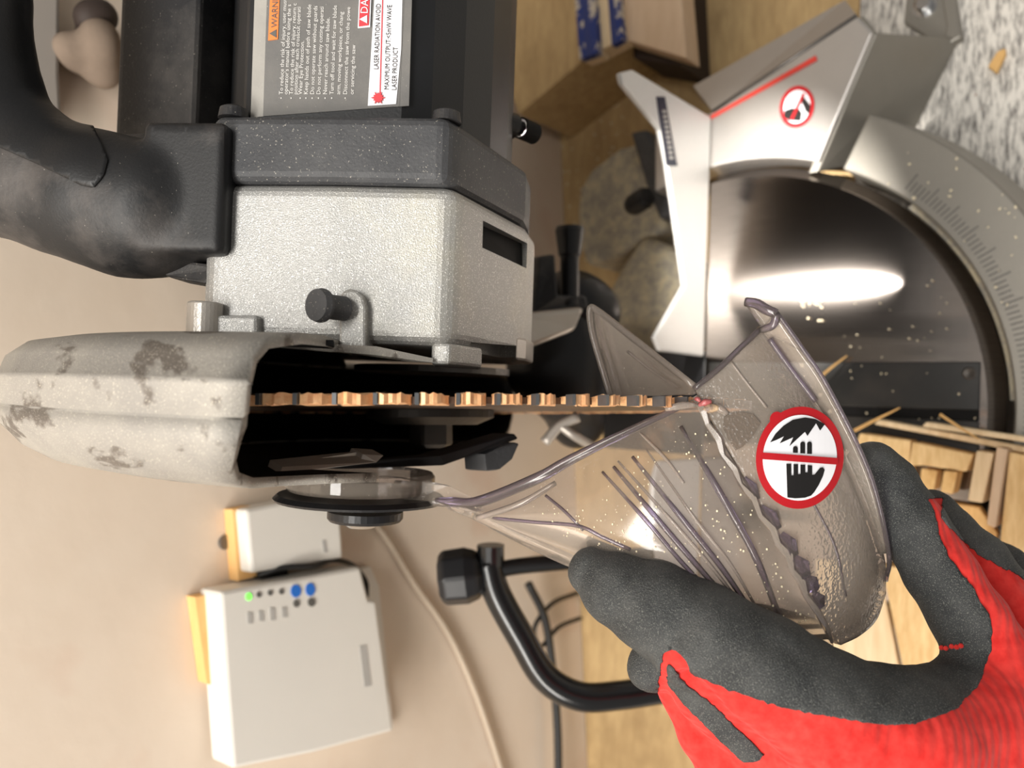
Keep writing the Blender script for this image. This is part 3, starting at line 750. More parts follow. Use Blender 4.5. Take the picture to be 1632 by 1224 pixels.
# ------------------------------------------------------------------ blade
RB, NT = 0.127, 76
def circ(r, x, n=120): return [(x, C[1]+r*math.cos(2*math.pi*i/n), C[2]+r*math.sin(2*math.pi*i/n)) for i in range(n)]
bl = add('saw_blade', prism(circ(0.1195, -0.0010), (0.0018, 0, 0)), 'blade', saw, 'resin-stained circular saw blade edge on')
pitch_t = 2*math.pi/NT
def tooth_geo(k):
    # ragged outline of one resin-caked tooth in polar form: (angle, radius)
    rv = np.random.default_rng(k)
    aa = np.linspace(-0.43, 0.36, 9); rr = np.interp(aa, [-0.46, -0.40, -0.10, 0.20, 0.36], [0.1240, 0.1268, 0.1261, 0.1244, 0.1205])+rv.uniform(-0.0007, 0.0003, 9)
    pr = [(-0.45, 0.1188)]+list(zip(aa, rr))+[(0.40, 0.1188)]
    V, Fc = prism([(-0.0013, C[1]+r*math.cos(a*pitch_t), C[2]+r*math.sin(a*pitch_t)) for a, r in pr], (0.0027, 0, 0))
    V = [np.asarray(v)+np.array([rv.uniform(-0.00045, 0.00045), 0, 0]) for v in V]
    return V, Fc
def tip_geo():
    pr = [(-0.455, 0.1225), (-0.485, 0.1272), (-0.385, 0.1270), (-0.38, 0.1230)]
    q = [(-0.00145, C[1]+r*math.cos(a*pitch_t), C[2]+r*math.sin(a*pitch_t)) for a, r in pr]
    return prism(q, (0.0030, 0, 0))
tv = [to_mesh('tooth', *tooth_geo(k)) for k in range(5)]
p0 = add('carbide_tip', tip_geo(), 'carbide', bl)
TC = Matrix.Translation(Vector(C))
for k in tv: k.materials.append(MATS['tooth'])
for i in range(NT):
    Rm = TC @ Matrix.Rotation(i*pitch_t, 4, 'X') @ TC.inverted()
    c = bpy.data.objects.new('tooth', tv[(i*3+i//5) % 5]); COL.objects.link(c); c.parent = bl; c.matrix_local = Rm
    if i:
        c = p0.copy(); COL.objects.link(c); c.parent = bl; c.matrix_local = Rm
add('blade_flange', lathe([(0.0001, 0), (0.026, 0), (0.026, 0.003), (0.019, 0.006), (0.0001, 0.006)], C-np.array([0.0012, 0, 0]), (-1, 0, 0), 40), 'flange', saw, 'dark steel blade flange')
add('arbor_bolt', lathe([(0.0001, 0), (0.009, 0), (0.009, 0.008), (0.007, 0.0095), (0.0001, 0.0095)], C-np.array([0.0072, 0, 0]), (-1, 0, 0), 6), 'flange', saw, 'hexagonal arbor bolt')
add('blade_flange', lathe([(0.0001, 0), (0.026, 0), (0.020, 0.005), (0.0001, 0.005)], C+np.array([0.0014, 0, 0]), (1, 0, 0), 40), 'flange', saw)

_bt = Matrix.Translation(Vector((0, C[1]-0.12, 0))) @ Matrix.Rotation(R_(2.6), 4, 'Z') @ Matrix.Translation(Vector((0, -(C[1]-0.12), 0)))
for o_ in [bl]+[q for q in saw.children if q.name.split('.')[0] in ('blade_flange', 'arbor_bolt')]:
    o_.matrix_basis = Matrix.Translation(Vector(saw['_loc'])) @ Matrix.Translation(-Vector(saw['_loc'])) @ _bt
# ------------------------------------------------------------------ upper blade guard
prof = [(0.0140, 0.085, 560), (0.0145, 0.118, 520), (0.0140, 0.134, 480), (0.0120, 0.1435, 425), (0.0075, 0.1490, 402), (0.0022, 0.1508, 394), (0.0014, 0.1522, 393), (0.0004, 0.1514, 392), (-0.0066, 0.1520, 385), (-0.0070, 0.1503, 384), (-0.0076, 0.1516, 382), (-0.0130, 0.1500, 374), (-0.0195, 0.1440, 370), (-0.0235, 0.1370, 376), (-0.0262, 0.1250, 400), (-0.0272, 0.110, 446), (-0.0272, 0.098, 520), (-0.0272, 0.088, 600)]
def ang_for(Xv, r, px):
    best, ba = 1e9, None
    for aa in np.linspace(90, 235, 581):
        p = np.array([Xv, C[1]+r*math.cos(R_(aa)), C[2]+r*math.sin(R_(aa))])
        e = abs(proj(p)[0]-px)
        if e < best and aa > 95: best, ba = e, aa
    return ba
NA = 60; A = np.zeros((NA, len(prof), 3))
for j, (Xv, r, px) in enumerate(prof):
    a_o = ang_for(Xv, r, px)
    for i in range(NA):
        aa = R_(a_o+(-62-a_o)*(i/(NA-1)))
        A[i, j] = (Xv, C[1]+r*math.cos(aa), C[2]+r*math.sin(aa))
ug = add('upper_guard', grid_mesh(A), 'guard_cast', saw, 'dusty grey cast upper blade guard', smooth=True)
gm = ug.modifiers.new('solid', 'SOLIDIFY'); gm.thickness = 0.0028; gm.offset = -1; gm.use_rim = True
ug.data.materials.append(MATS['black_in']); gm.material_offset = 1; gm.material_offset_rim = 0  # inner face coloured black for the shadow inside the guard
# dark inner side wall of the housing and a notched lower flange
add('guard_flange', prism([P(446, 756, 0.232), P(600, 738, 0.262), P(613, 726, 0.265), P(578, 724, 0.26), P(576, 730, 0.26), P(450, 744, 0.234)], np.array([0.002, 0.004, 0.002])), 'silver_clean', saw, bevel=0.0004)
add('link_arm', loft([P(545, 738, 0.275), P(700, 725, 0.285), P(820, 690, 0.300), P(828, 700, 0.300), P(710, 742, 0.286), P(545, 748, 0.275)], [P(545, 738, 0.275)+np.array([0, 0.006, 0.006]), P(700, 725, 0.285)+np.array([0, 0.006, 0.006]), P(820, 690, 0.3)+np.array([0, 0.006, 0.006]), P(828, 700, 0.3)+np.array([0, 0.006, 0.006]), P(710, 742, 0.286)+np.array([0, 0.006, 0.006]), P(545, 748, 0.275)+np.array([0, 0.006, 0.006])]), 'black_clean', saw, 'black guard link arm', bevel=0.0006)
add('link_block', prism([P(773, 724, 0.296), P(800, 712, 0.296), P(830, 704, 0.296), P(818, 732, 0.296), P(796, 750, 0.296), P(776, 752, 0.296)], np.array([0, 0.008, 0.004])), 'black_clean', saw, bevel=0.0008)
# black plates closing the cavity, their colour standing for the shadow inside
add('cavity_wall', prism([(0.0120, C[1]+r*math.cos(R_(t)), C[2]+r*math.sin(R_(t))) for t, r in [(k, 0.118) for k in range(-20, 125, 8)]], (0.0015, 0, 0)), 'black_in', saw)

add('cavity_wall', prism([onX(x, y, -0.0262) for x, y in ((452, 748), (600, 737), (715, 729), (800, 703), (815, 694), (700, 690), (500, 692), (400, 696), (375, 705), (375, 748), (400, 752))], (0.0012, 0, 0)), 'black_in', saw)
add('guard_lip', loft([P(478, 546, .2150), P(600, 552, .2215), P(690, 571, .2262), P(690, 578, .2262), P(600, 566, .2215), P(482, 556, .2150)], [p+np.array([0.0, 0.004, 0.004]) for p in (P(478, 546, .2150), P(600, 552, .2215), P(690, 571, .2262), P(690, 578, .2262), P(600, 566, .2215), P(482, 556, .2150))]), 'guard_cast', saw)
# ------------------------------------------------------------------ swing arm, bevel stop behind the head
ar = P(905, 560, 0.43)
blob('swing_arm', [(P(890, 500, 0.46), 0.022), (P(905, 560, 0.455), 0.023), (P(905, 620, 0.455), 0.022), (P(862, 590, 0.45), 0.020), (P(920, 670, 0.47), 0.017)], 'black_clean', saw, 0.003, 0.012, 'black swing arm casting behind the blade')
add('arm_bracket', loft([P(836, 498, 0.38), P(935, 488, 0.40), P(918, 528, 0.40), P(836, 560, 0.38)], [P(836, 498, 0.38)+np.array([0, 0.02, -0.006]), P(935, 488, 0.40)+np.array([0, 0.02, -0.006]), P(918, 528, 0.40)+np.array([0, 0.02, -0.006]), P(836, 560, 0.38)+np.array([0, 0.02, -0.006])]), 'silver_clean', saw, bevel=0.003)
add('arm_fork', tube([P(868, 706, 0.40), P(892, 678, 0.40), P(922, 664, 0.40)], 0.0028, 10, 10), 'silver_clean', saw, smooth=True)
add('arm_fork', tube([P(890, 676, 0.40), P(915, 694, 0.40), P(945, 712, 0.41)], 0.0024, 10, 10), 'silver_clean', saw, smooth=True)
ka, kb = P(908, 430, 0.43), P(908, 362, 0.43)
kl = np.linalg.norm(kb-ka)
add('bevel_stop', lathe([(0.0001, -0.02), (0.0052, -0.02), (0.0052, kl*0.3), (0.0062, kl*0.34), (0.0080, kl*0.92), (0.0074, kl), (0.0001, kl)], ka, kb-ka, 24), 'black_clean', saw, 'black bevel stop screw')
add('stop_bracket', prism([P(858, 408, 0.42), P(885, 404, 0.42), P(890, 470, 0.42), P(935, 470, 0.43), P(940, 492, 0.43), P(850, 500, 0.42)], np.array([0, 0.015, -0.004])), 'black', saw, bevel=0.0015)
blob('pivot_cover', [(P(935, 500, 0.46), 0.020), (P(905, 480, 0.455), 0.018)], 'black_clean', saw, 0.003)

# ------------------------------------------------------------------ D handle
hc = [(P(225, -235, 0.292), 0.0110), (P(90, -262, 0.266), 0.0120), (P(-20, -215, 0.246), 0.0125), (P(-60, -120, 0.235), 0.0125), (P(-30, -10, 0.238), 0.0125), (P(-25, 90, 0.240), 0.0130), (P(5, 200, 0.240), 0.0140), (P(75, 272, 0.240), 0.0160), (P(160, 308, 0.240), 0.0185), (P(240, 330, 0.240), 0.0198)]
hb = [(P(-80, 265, 0.236), 0.018), (P(0, 298, 0.240), 0.0145), (P(90, 322, 0.242), 0.0155), (P(200, 348, 0.243), 0.0172), (P(300, 360, 0.244), 0.0135)]
Ah = np.array([ex, gu, gn])
bc = P(331, 320, 0.2425)
def f_handle(p):
    d = sd_caps(p, hc); d = smin(d, sd_caps(p, hb), 0.008)
    return smin(d, sd_box(p, bc, Ah, (0.0190, 0.0125, 0.0165), 0.0022), 0.003)
V, Fq = surface_net(f_handle, np.array([q[0] for q in hc+hb]).min(0)-0.03, np.array([q[0] for q in hc+hb]).max(0)+0.03, 0.0020)
px, py, _ = (lambda d: (816-FPX*(d@_U)/(d@_F), 612-FPX*(d@_R)/(d@_F), 0))(V-CAM)
s = in_poly(px, py, [(-400, 40), (-30, 222), (60, 262), (130, 296), (150, 300), (166, 282), (173, 255), (160, 225), (120, 150), (112, -120), (520, -120), (520, -600), (-400, -600)])
(m1, m2) = split_mesh(V, Fq, s)
V2 = np.array(m2[0]); d2 = V2-CAM; px2 = 816-FPX*(d2@_U)/(d2@_F)
(m3, m4) = split_mesh(V2, m2[1], 357.3-px2)
add('handle', raw_mesh('handle', *m4), 'handle', saw, 'dusty black D-handle')
add('handle_mount', raw_mesh('handle_mount', *m3), 'black_clean', saw, 'smooth black mounting edge')
g = add('handle_grip', raw_mesh('handle_grip', *m1), 'handle_grip', saw, 'smooth black grip insert of the handle')
gs = g.modifiers.new('thick', 'SOLIDIFY'); gs.thickness = 0.0006; gs.offset = 1
add('handle_web', prism([P(150, 395, 0.245), P(330, 420, 0.235), P(385, 425, 0.232), P(325, 452, 0.234), P(270, 442, 0.240)], -gn*0.014), 'black', saw, bevel=0.001)
# dark upright arm behind the handle
cpp = [(p[1], p[2]) for p in (P(186, 200, .285), P(304, 200, .276), P(312, 200, .2765), P(392, 200, .305), P(402, 200, .335), P(200, 200, .34))]
add('carry_post', yzprism(cpp, X(250, .278, 300), X(213, .278, 300)+0.105), 'black', saw, 'black upright behind the handle', bevel=0.0015)
add('handle_collar', prism([P(190, 214, 0.262), P(300, 206, 0.258), P(338, 210, 0.255), P(336, 228, 0.252), P(150, 232, 0.258)], np.array([0, 0.02, 0.004])), 'black', saw, bevel=0.001)

# ------------------------------------------------------------------ guard pivot stack
pv = P(575, 792, 0.272); px1 = 0.272/FPX
add('pivot_disc', lathe([(0.0001, 0), (0.0245, 0), (0.0255, 0.0012), (0.0255, 0.0052), (0.0245, 0.0065), (0.0001, 0.0065)], P(575, 790, 0.272)+np.array([0.0085, 0, 0])-np.array([0.0065, 0, 0]), (1, 0, 0), 48), 'clear', saw, 'clear plastic guard hub', smooth=False)
add('pivot_washer', lathe([(0.0001, 0), (0.0290, 0), (0.0295, 0.0008), (0.0280, 0.0022), (0.0001, 0.0022)], P(575, 797, 0.272), (1, 0, 0), 48), 'black_clean', saw, 'large black pivot washer')
add('pivot_washer', lathe([(0.0001, 0), (0.0120, 0), (0.0128, 0.001), (0.0128, 0.0034), (0.0001, 0.0034)], P(582, 830, 0.268), (1, 0, 0), 40), 'black_clean', saw, 'small black pivot washer')
add('pivot_bolt', lathe([(0.0001, 0), (0.0045, 0.0004), (0.0065, 0.0018), (0.0065, 0.0030), (0.0001, 0.0030)], P(576, 842, 0.268), (1, 0, 0), 32), 'chrome', saw, 'shiny pivot bolt head')
add('hub_link', loft([P(640, 760, 0.262), P(715, 772, 0.258), P(770, 800, 0.252), P(770, 812, 0.252), P(700, 808, 0.256), P(640, 808, 0.262)], [p+np.array([0, 0.010, 0.002]) for p in (P(640, 760, 0.262), P(715, 772, 0.258), P(770, 800, 0.252), P(770, 812, 0.252), P(700, 808, 0.256), P(640, 808, 0.262))]), 'clear', saw, bevel=0.001)

# ------------------------------------------------------------------ clear lower guard
G_wall = [[(690, 797, .262), (765, 800, .254), (855, 765, .245), (965, 705, .238), (1060, 657, .2345), (1108, 636, .2325)],
          [(715, 806, .258), (800, 828, .247), (905, 820, .234), (1010, 782, .227), (1110, 742, .225), (1168, 735, .2265)],
          [(735, 814, .258), (830, 852, .249), (950, 872, .232), (1060, 870, .222), (1160, 850, .2205), (1230, 845, .2225)],
          [(750, 820, .262), (860, 872, .259), (985, 915, .236), (1110, 950, .226), (1220, 955, .2225), (1290, 955, .2205)],
          [(757, 824, .270), (880, 886, .264), (1010, 940, .244), (1140, 1000, .235), (1260, 1030, .230), (1328, 1030, .2245)]]
G_band = [[(1108, 622, .2330), (1170, 735, .2265), (1235, 845, .2225), (1295, 955, .2205), (1335, 1027, .2245)],
          [(1145, 590, .2330), (1217, 700, .2270), (1287, 820, .2235), (1343, 935, .2240), (1367, 1010, .2300)],
          [(1180, 556, .2340), (1256, 660, .2290), (1326, 780, .2265), (1378, 900, .2290), (1392, 985, .2370)],
          [(1211, 526, .2360), (1292, 635, .2330), (1357, 755, .2315), (1402, 880, .2360), (1406, 945, .2450)]]
G_lobe = [[(940, 492, .272), (1010, 540, .258), (1106, 616, .235)], [(946, 540, .274), (1010, 578, .258), (1107, 621, .2355)], [(972, 634, .272), (1020, 632, .256), (1108, 628, .236)]]
Aw = patch_pts(G_wall, 41, 61); Ab = patch_pts(G_band, 41, 61); Al = patch_pts(G_lobe, 21, 31)
lg = add('lower_guard', grid_mesh(Aw), 'clear', saw, 'clear plastic lower blade guard lifted by the hand', smooth=True, solid=0.0022)
add('guard_rim_band', grid_mesh(Ab), 'clear_grain', lg, 'frosted outer band of the guard', smooth=True, solid=0.0022)
add('guard_side_wall', grid_mesh(Al), 'clear', lg, 'far side of the clear guard', smooth=True, solid=0.0020)
def lookup(A, x, y):
    q = A.reshape(-1, 3); d = q-CAM; D = d@_F; qx = 816-FPX*(d@_U)/D; qy = 612-FPX*(d@_R)/D
    w = (qx-x)**2+(qy-y)**2; i = np.argsort(w)[:4]; k = 1/(w[i]+0.5); return float((D[i]*k).sum()/k.sum())
def on_patch(A, x, y, lift): return P(x, y, lookup(A, x, y)-lift)
def rim(name, path, rad, mat, flat=None, m=30, label=None): return add(name, tube(path, rad, 8, m, flat), mat, lg, label, smooth=True)
vw = -_F
rim('guard_edge', [P(695, 797, .2585), P(720, 799, .256), P(765, 799, .2525), P(855, 763, .2435), P(905, 735, .2405), P(965, 705, .2365), P(1060, 660, .233), P(1085, 648, .232)], [0.0010, 0.0018, 0.0021, 0.0020, 0.0018, 0.0015, 0.0011, 0.0009], 'clear_edge', (np.cross(vw, (1.0, 0, 0)), 0.8), 40, 'purple tinted guard edge')
rim('guard_edge', [P(760, 826, .2500), P(830, 802, .2440), P(885, 770, .2400)], [0.0009, 0.0011, 0.0008], 'clear_rim', None, 14)
rim('guard_edge', [P(1106, 620, .2325), P(1145, 588, .2320), P(1180, 554, .2330), P(1212, 524, .2350)], 0.0009, 'clear_edge', None, 14)
rim('guard_edge', [P(1106, 615, .2340), P(1010, 540, .257), P(955, 497, .270), P(940, 492, .2715), P(943, 530, .2725), P(960, 590, .272), P(973, 634, .271)], [0.0010, 0.0012, 0.0012, 0.0011, 0.0010, 0.0010, 0.0009], 'clear_rim', None, 30, 'pale rounded edge of the far wall')
rim('guard_edge', [P(1000, 560, .258), P(1040, 592, .250), P(1080, 618, .242)], 0.0005, 'clear_rim', None, 10)
# torn, thick corner between wall and band
zig = [(1108, 632), (1122, 655), (1128, 676), (1146, 700), (1152, 726), (1172, 748), (1180, 772), (1202, 794), (1212, 822), (1232, 842), (1240, 866), (1258, 884), (1262, 908), (1278, 926), (1284, 948), (1298, 966), (1318, 1000), (1326, 1024)]
zr = [0.0012, 0.0019, 0.0012, 0.0018, 0.0013, 0.0016, 0.0012, 0.0017, 0.0013, 0.0019, 0.0017, 0.0023, 0.0015, 0.0022, 0.0014, 0.0018, 0.0009, 0.0007]
zp = [on_patch(Ab, x, y, 0.0012) for x, y in zig]
add('torn_edge', tube(zp, [r*0.75 for r in zr], 5), 'clear_rim', lg, 'jagged torn corner of the guard')
for (x0, y0, x1, y1, r) in ((1244, 852, 1262, 884, .0021), (1262, 888, 1280, 918, .0024), (1280, 922, 1296, 940, .0021), (1296, 946, 1306, 966, .0016), (1186, 762, 1205, 795, .0013), (1212, 808, 1238, 842, .0016)):
    add('torn_chunk', tube([on_patch(Ab, x0, y0, 0.001), on_patch(Ab, (x0+x1)/2+4, (y0+y1)/2-4, 0.002), on_patch(Ab, x1, y1, 0.001)], [r*0.6, r*1.05, r*0.9], 4), 'clear_edge', lg)
for (x0, y0, x1, y1, r, mt) in ((1114, 646, 1134, 640, .0011, 'resin_pink'), (1118, 655, 1145, 650, .0015, 'burr'), (1136, 646, 1160, 660, .0014, 'clear_rim'), (1060, 652, 1110, 645, .0012, 'clear_rim'), (1108, 636, 1116, 640, .0008, 'resin_pink')):
    add('melted_burr', tube([P(x0, y0, .2300), P((x0+x1)/2, (y0+y1)/2-2, .2292), P(x1, y1, .2288)], [r*0.6, r, r*0.5], 7, 8), mt, lg, smooth=True)
# frosted recess patch beside the sticker
rp = [(1154, 664), (1176, 656), (1200, 660), (1212, 674), (1200, 694), (1184, 712), (1172, 718), (1160, 700), (1152, 682)]
add('recess', loft([on_patch(Ab, x, y, 0.0016) for x, y in rp], [on_patch(Ab, x, y, 0.0011) for x, y in rp]), 'clear_recess', lg)
# moulded ribs on the wall
for pts, r in (([(960, 752), (1030, 830), (1090, 900), (1140, 950)], .0007), ([(978, 744), (1050, 830), (1110, 900), (1165, 962)], .0009), ([(985, 735), (1075, 835), (1135, 905), (1190, 975)], .0006), ([(1008, 728), (1090, 830), (1150, 905), (1205, 985)], .0009), ([(1030, 716), (1110, 830), (1165, 900), (1215, 985)], .0005), ([(1085, 680), (1150, 790), (1205, 890), (1248, 1000)], .0011), ([(1020, 690), (1060, 730), (1090, 770)], .0005)):
    rim('moulded_rib', [on_patch(Aw, x, y, 0.0012) for x, y in pts], [r*0.6, r, r, r*0.8], 'clear_edge' if r > .0006 else 'clear_rim', None, 20)
for pts, r in (([(786, 826), (850, 832), (920, 838), (960, 856), (1005, 876)], .0006), ([(870, 790), (900, 815), (930, 845)], .0005)):
    rim('moulded_rib', [on_patch(Aw, x, y, 0.0012) for x, y in pts], r, 'clear_edge', None, 16)
# flange along the outer edge: standing lip and the prong at its end
L2 = [(1211, 526, .2360), (1250, 578, .2345), (1292, 635, .2330), (1357, 755, .2315), (1402, 880, .2360)]
LO = [(1236, 497, .2320), (1275, 553, .2305), (1318, 618, .2290), (1384, 755, .2280), (1414, 880, .2340)]
Af = patch_pts([L2, [((a[0]+b[0])/2, (a[1]+b[1])/2, (a[2]+b[2])/2) for a, b in zip(L2, LO)], LO], 7, 40)
add('guard_flange', grid_mesh(Af), 'clear', lg, 'raised lip along the outer edge', smooth=True, solid=0.0018)
LPg = [(1188, 482, .2370), (1222, 530, .2355), (1262, 590, .2345), (1325, 700, .2330), (1368, 800, .2350)]
Ap = patch_pts([LO, [((a[0]*0.45+b[0]*0.55), (a[1]*0.45+b[1]*0.55)-3, (a[2]+b[2])/2) for a, b in zip(LO, LPg)], LPg], 7, 30)[:, :9]
add('guard_prong', grid_mesh(Ap), 'clear', lg, smooth=True, solid=0.0020)
rim('guard_edge', [P(1188, 481, .2362), P(1205, 484, .2345), P(1222, 494, .2325), P(1238, 500, .2312)], [0.0014, 0.0016, 0.0016, 0.0014], 'clear_edge', None, 12, 'dark end face of the lip')
rim('guard_edge', [P(1238, 500, .2312), P(1232, 518, .2325), P(1212, 526, .2350)], [0.0014, 0.0013, 0.0011], 'clear_edge', None, 10)
rim('guard_edge', [P(1238, 498, .2315), P(1277, 553, .2300), P(1320, 618, .2285), P(1386, 755, .2275), P(1416, 880, .2335), P(1412, 925, .2400)], 0.0007, 'clear_edge', None, 40)
rim('guard_edge', [P(1226, 540, .2330), P(1262, 590, .2320), P(1300, 640, .2305)], 0.0008, 'clear_edge', None, 20)
rim('guard_edge', [on_patch(Ab, 1290, 790, .0012), on_patch(Ab, 1330, 870, .0012), on_patch(Ab, 1348, 950, .0012)], 0.0004, 'clear_edge', None, 20)
rim('guard_edge', [on_patch(Ab, 1165, 577, .0012), on_patch(Ab, 1190, 610, .0012), on_patch(Ab, 1222, 650, .0012)], 0.0004, 'clear_rim', None, 12)

gs_ = []
for _ in range(260):
    i_, j_ = int(rng.integers(6, 36)), int(rng.integers(20, 58)); c_ = Aw[i_, j_]+rng.uniform(-0.002, 0.002, 3)*np.array([1, 0.3, 0.3])
    x_, y_, D_ = proj(c_); c_ = on_patch(Aw, x_, y_, 0.0015); r_ = rng.uniform(0.00010, 0.00028)
    gs_.append(box(c_, (r_, r_*0.8, r_*0.6)))
add('dust_specks', join(*gs_), 'dust', lg, kind='stuff')

# no-hands sticker on the band: crop coordinates -> pixels
def cp(x, y): return (1100+x/4.709, 600+y/4.709)
def stick(name, poly, lift, mat, par, th=0.00025, crop=True, label=None):
    q = [on_patch(Ab, *(cp(*p) if crop else p), lift) for p in poly]
    return add(name, prism(q, _F*th), mat, par, label)
def densify(poly, n=3):
    out = []
    for i, p in enumerate(poly):
        r = poly[(i+1) % len(poly)]
        for k in range(n): out.append((p[0]+(r[0]-p[0])*k/n, p[1]+(r[1]-p[1])*k/n))
    return out
# smooth local surface under the sticker
_sc = np.array([[*cp(x, y)] for x in np.linspace(500, 1140, 9) for y in np.linspace(240, 980, 9)])
_sD = np.array([lookup(Ab, x, y) for x, y in _sc])
_B = lambda x, y: np.stack([np.ones_like(x), x, y, x*x, x*y, y*y], -1)
_cx, _cy = 1275.0, 730.0
_co = np.linalg.lstsq(_B((_sc[:, 0]-_cx)/80, (_sc[:, 1]-_cy)/80), _sD, rcond=None)[0]
def sticker_pt(x, y, lift):
    D = float(_B(np.array((x-_cx)/80), np.array((y-_cy)/80))@_co); return P(x, y, D-lift)
def stick(name, poly, lift, mat, par, label=None):
    # fine triangulated piece that follows the curve of the band
    pts = [cp(*p) for p in densify(poly, 1 if len(poly) > 25 else 6)]
    g = np.array([(x, y) for x in np.arange(1196, 1352, 9.0) for y in np.arange(640, 820, 9.0)])
    sdv = in_poly(g[:, 0], g[:, 1], pts); extra = [tuple(q) for q in g[sdv < -2.5]]
    vv = [Vector(q) for q in pts+extra]
    r = delaunay_2d_cdt(vv, [], [list(range(len(pts)))], 1, 1e-4)
    V = [sticker_pt(v.x, v.y, lift) for v in r[0]]; Fc = [tuple(f) for f in r[2]]
    return add(name, (V, Fc), mat, par, label, solid=0.00015)
rot = 0.12
st = stick('warning_sticker', ell(822, 610, 328, 384, 72, rot), 0.0024, 'print_red', lg, 'round red and white no-hands sticker')
st['label'] = 'round red no-hands sticker on the clear guard'
stick('sticker_tab', ell(650, 322, 52, 58, 30), 0.0024, 'print_red', st)
stick('sticker_border', ell(822, 610, 277, 322, 72, rot), 0.0027, 'print_white', st)
stick('blade_symbol', [(600, 495), (640, 430), (700, 370), (770, 325), (860, 308), (940, 320), (1010, 358), (975, 405), (945, 350), (880, 445), (862, 415), (850, 425), (745, 522), (775, 455), (672, 502), (705, 448), (650, 475)], 0.0030, 'print_black', st)
def finger(x0, x1, y0, y1): return [(x0, y1), (x0, y0+16), (x0+5, y0+5), ((x0+x1)/2, y0), (x1-5, y0+5), (x1, y0+16), (x1, y1+2)]
for f in ((772, 806, 522, 572), (827, 861, 488, 576), (878, 912, 488, 580)): stick('finger_symbol', finger(*f), 0.0030, 'print_black', st)
stick('hand_symbol', [(722, 655), (757, 655), (758, 742), (776, 742), (776, 658), (808, 658), (808, 732), (828, 732), (828, 662), (862, 662), (862, 720), (882, 720), (882, 665), (914, 668), (914, 738), (935, 735), (975, 685), (995, 682), (1008, 702), (995, 748), (965, 812), (930, 868), (905, 895), (860, 910), (790, 915), (730, 908)], 0.0030, 'print_black', st)
stick('prohibition_bar', [(540, 570), (1110, 612), (1108, 662), (536, 620)], 0.0033, 'print_red', st)

# ================================================================== gloved hand
hand_chains = {
 'thumb': [(P(945, 912, .231), .0068), (P(985, 938, .2270), .0100), (P(1045, 968, .2225), .0124), (P(1120, 1014, .2180), .0141), (P(1210, 1070, .2120), .0152), (P(1320, 1142, .2100), .0165), (P(1430, 1184, .2110), .0185)],
 'web': [(P(1430, 1186, .2120), .0180), (P(1545, 1150, .2200), .0160), (P(1602, 1080, .2260), .0118)],
 'index': [(P(1600, 1085, .2270), .0115), (P(1548, 990, .2300), .0104), (P(1502, 915, .2340), .0098), (P(1450, 835, .2400), .0096), (P(1412, 772, .2450), .0088), (P(1392, 748, .2475), .0078), (P(1380, 790, .2490), .0072)],
 'middle': [(P(1660, 1060, .2450), .0150), (P(1600, 985, .2500), .0130), (P(1548, 900, .2570), .0110), (P(1508, 855, .2650), .0095), (P(1485, 822, .2720), .0080), (P(1430, 850, .2790), .0075)],
 'ring': [(P(1720, 1060, .2650), .0150), (P(1650, 985, .2720), .0125), (P(1590, 915, .2800), .0105), (P(1560, 890, .2860), .0090)],
 'palm': [(P(1420, 1230, .2180), .0240), (P(1540, 1215, .2260), .0250), (P(1640, 1150, .2420), .0240)],
 'wrist': [(P(1480, 1290, .2250), .0280), (P(1640, 1260, .2450), .0300), (P(1760, 1330, .2500), .0300)],
 'fold': [(P(1085, 1062, .2240), .0060), (P(1125, 1100, .2230), .0092), (P(1230, 1170, .2200), .0130), (P(1360, 1230, .2180), .0190)],
 'low': [(P(1080, 1100, .2330), .0058), (P(1130, 1165, .2300), .0090), (P(1200, 1240, .2260), .0150), (P(1330, 1290, .2250), .0200)],
}
BUMPS = [(P(1085, 1048, .2120), .0055), (P(1040, 1062, .2300), .0070)]
def f_hand(p):
    d = None
    for k, c in hand_chains.items():
        q = sd_caps(p, c); d = q if d is None else smin(d, q, 0.0055 if k not in ('fold', 'low') else 0.0022)
    for c, r in BUMPS: d = smin(d, np.linalg.norm(p-c, axis=1)-r, 0.004)
    # shallow creases: across the thumb joint and along the thumb base
    for a, b, w, dep in CREASE:
        ab = b-a; t = np.clip(((p-a)@ab)/(ab@ab), 0, 1); r = np.linalg.norm(p-(a+t[:, None]*ab), axis=1)
        d = d+dep*np.exp(-(r/w)**2)
    wr = np.sin(p[:, 0]*420+np.sin(p[:, 2]*260)*1.6)*np.sin(p[:, 2]*380+p[:, 1]*300)
    return d+0.00022*wr
CREASE = [(P(1062, 1040, .2080), P(1090, 985, .2060), .0030, .0016), (P(1095, 1075, .2085), P(1215, 1200, .2050), .0030, .0034), (P(1230, 1020, .2000), P(1360, 1075, .1960), .0035, .0012), (P(1490, 1030, .2150), P(1530, 1040, .2120), .0022, .0010)]
allp = np.array([c[0] for ch in hand_chains.values() for c in ch])
V, Fq = surface_net(f_hand, allp.min(0)-0.034, allp.max(0)+0.034, 0.0015)
dV = V-CAM; dd = dV@_F; px = 816-FPX*(dV@_U)/dd; py = 612-FPX*(dV@_R)/dd
red = [(1058, 1040), (1075, 1036), (1092, 1046), (1102, 1072), (1160, 1098), (1250, 1128), (1330, 1143), (1400, 1155), (1455, 1155), (1520, 1132), (1560, 1092), (1580, 1035), (1578, 985), (1545, 930), (1512, 888), (1494, 850), (1490, 822), (1476, 796), (1502, 792), (1500, 828), (1525, 852), (1560, 886), (1600, 906), (1640, 926), (2200, 926), (2200, 1900), (900, 1900), (1050, 1085)]
slit = [(1062, 1062), (1070, 1058), (1092, 1090), (1130, 1116), (1180, 1165), (1222, 1206), (1205, 1214), (1185, 1214), (1140, 1170), (1095, 1126), (1066, 1092)]
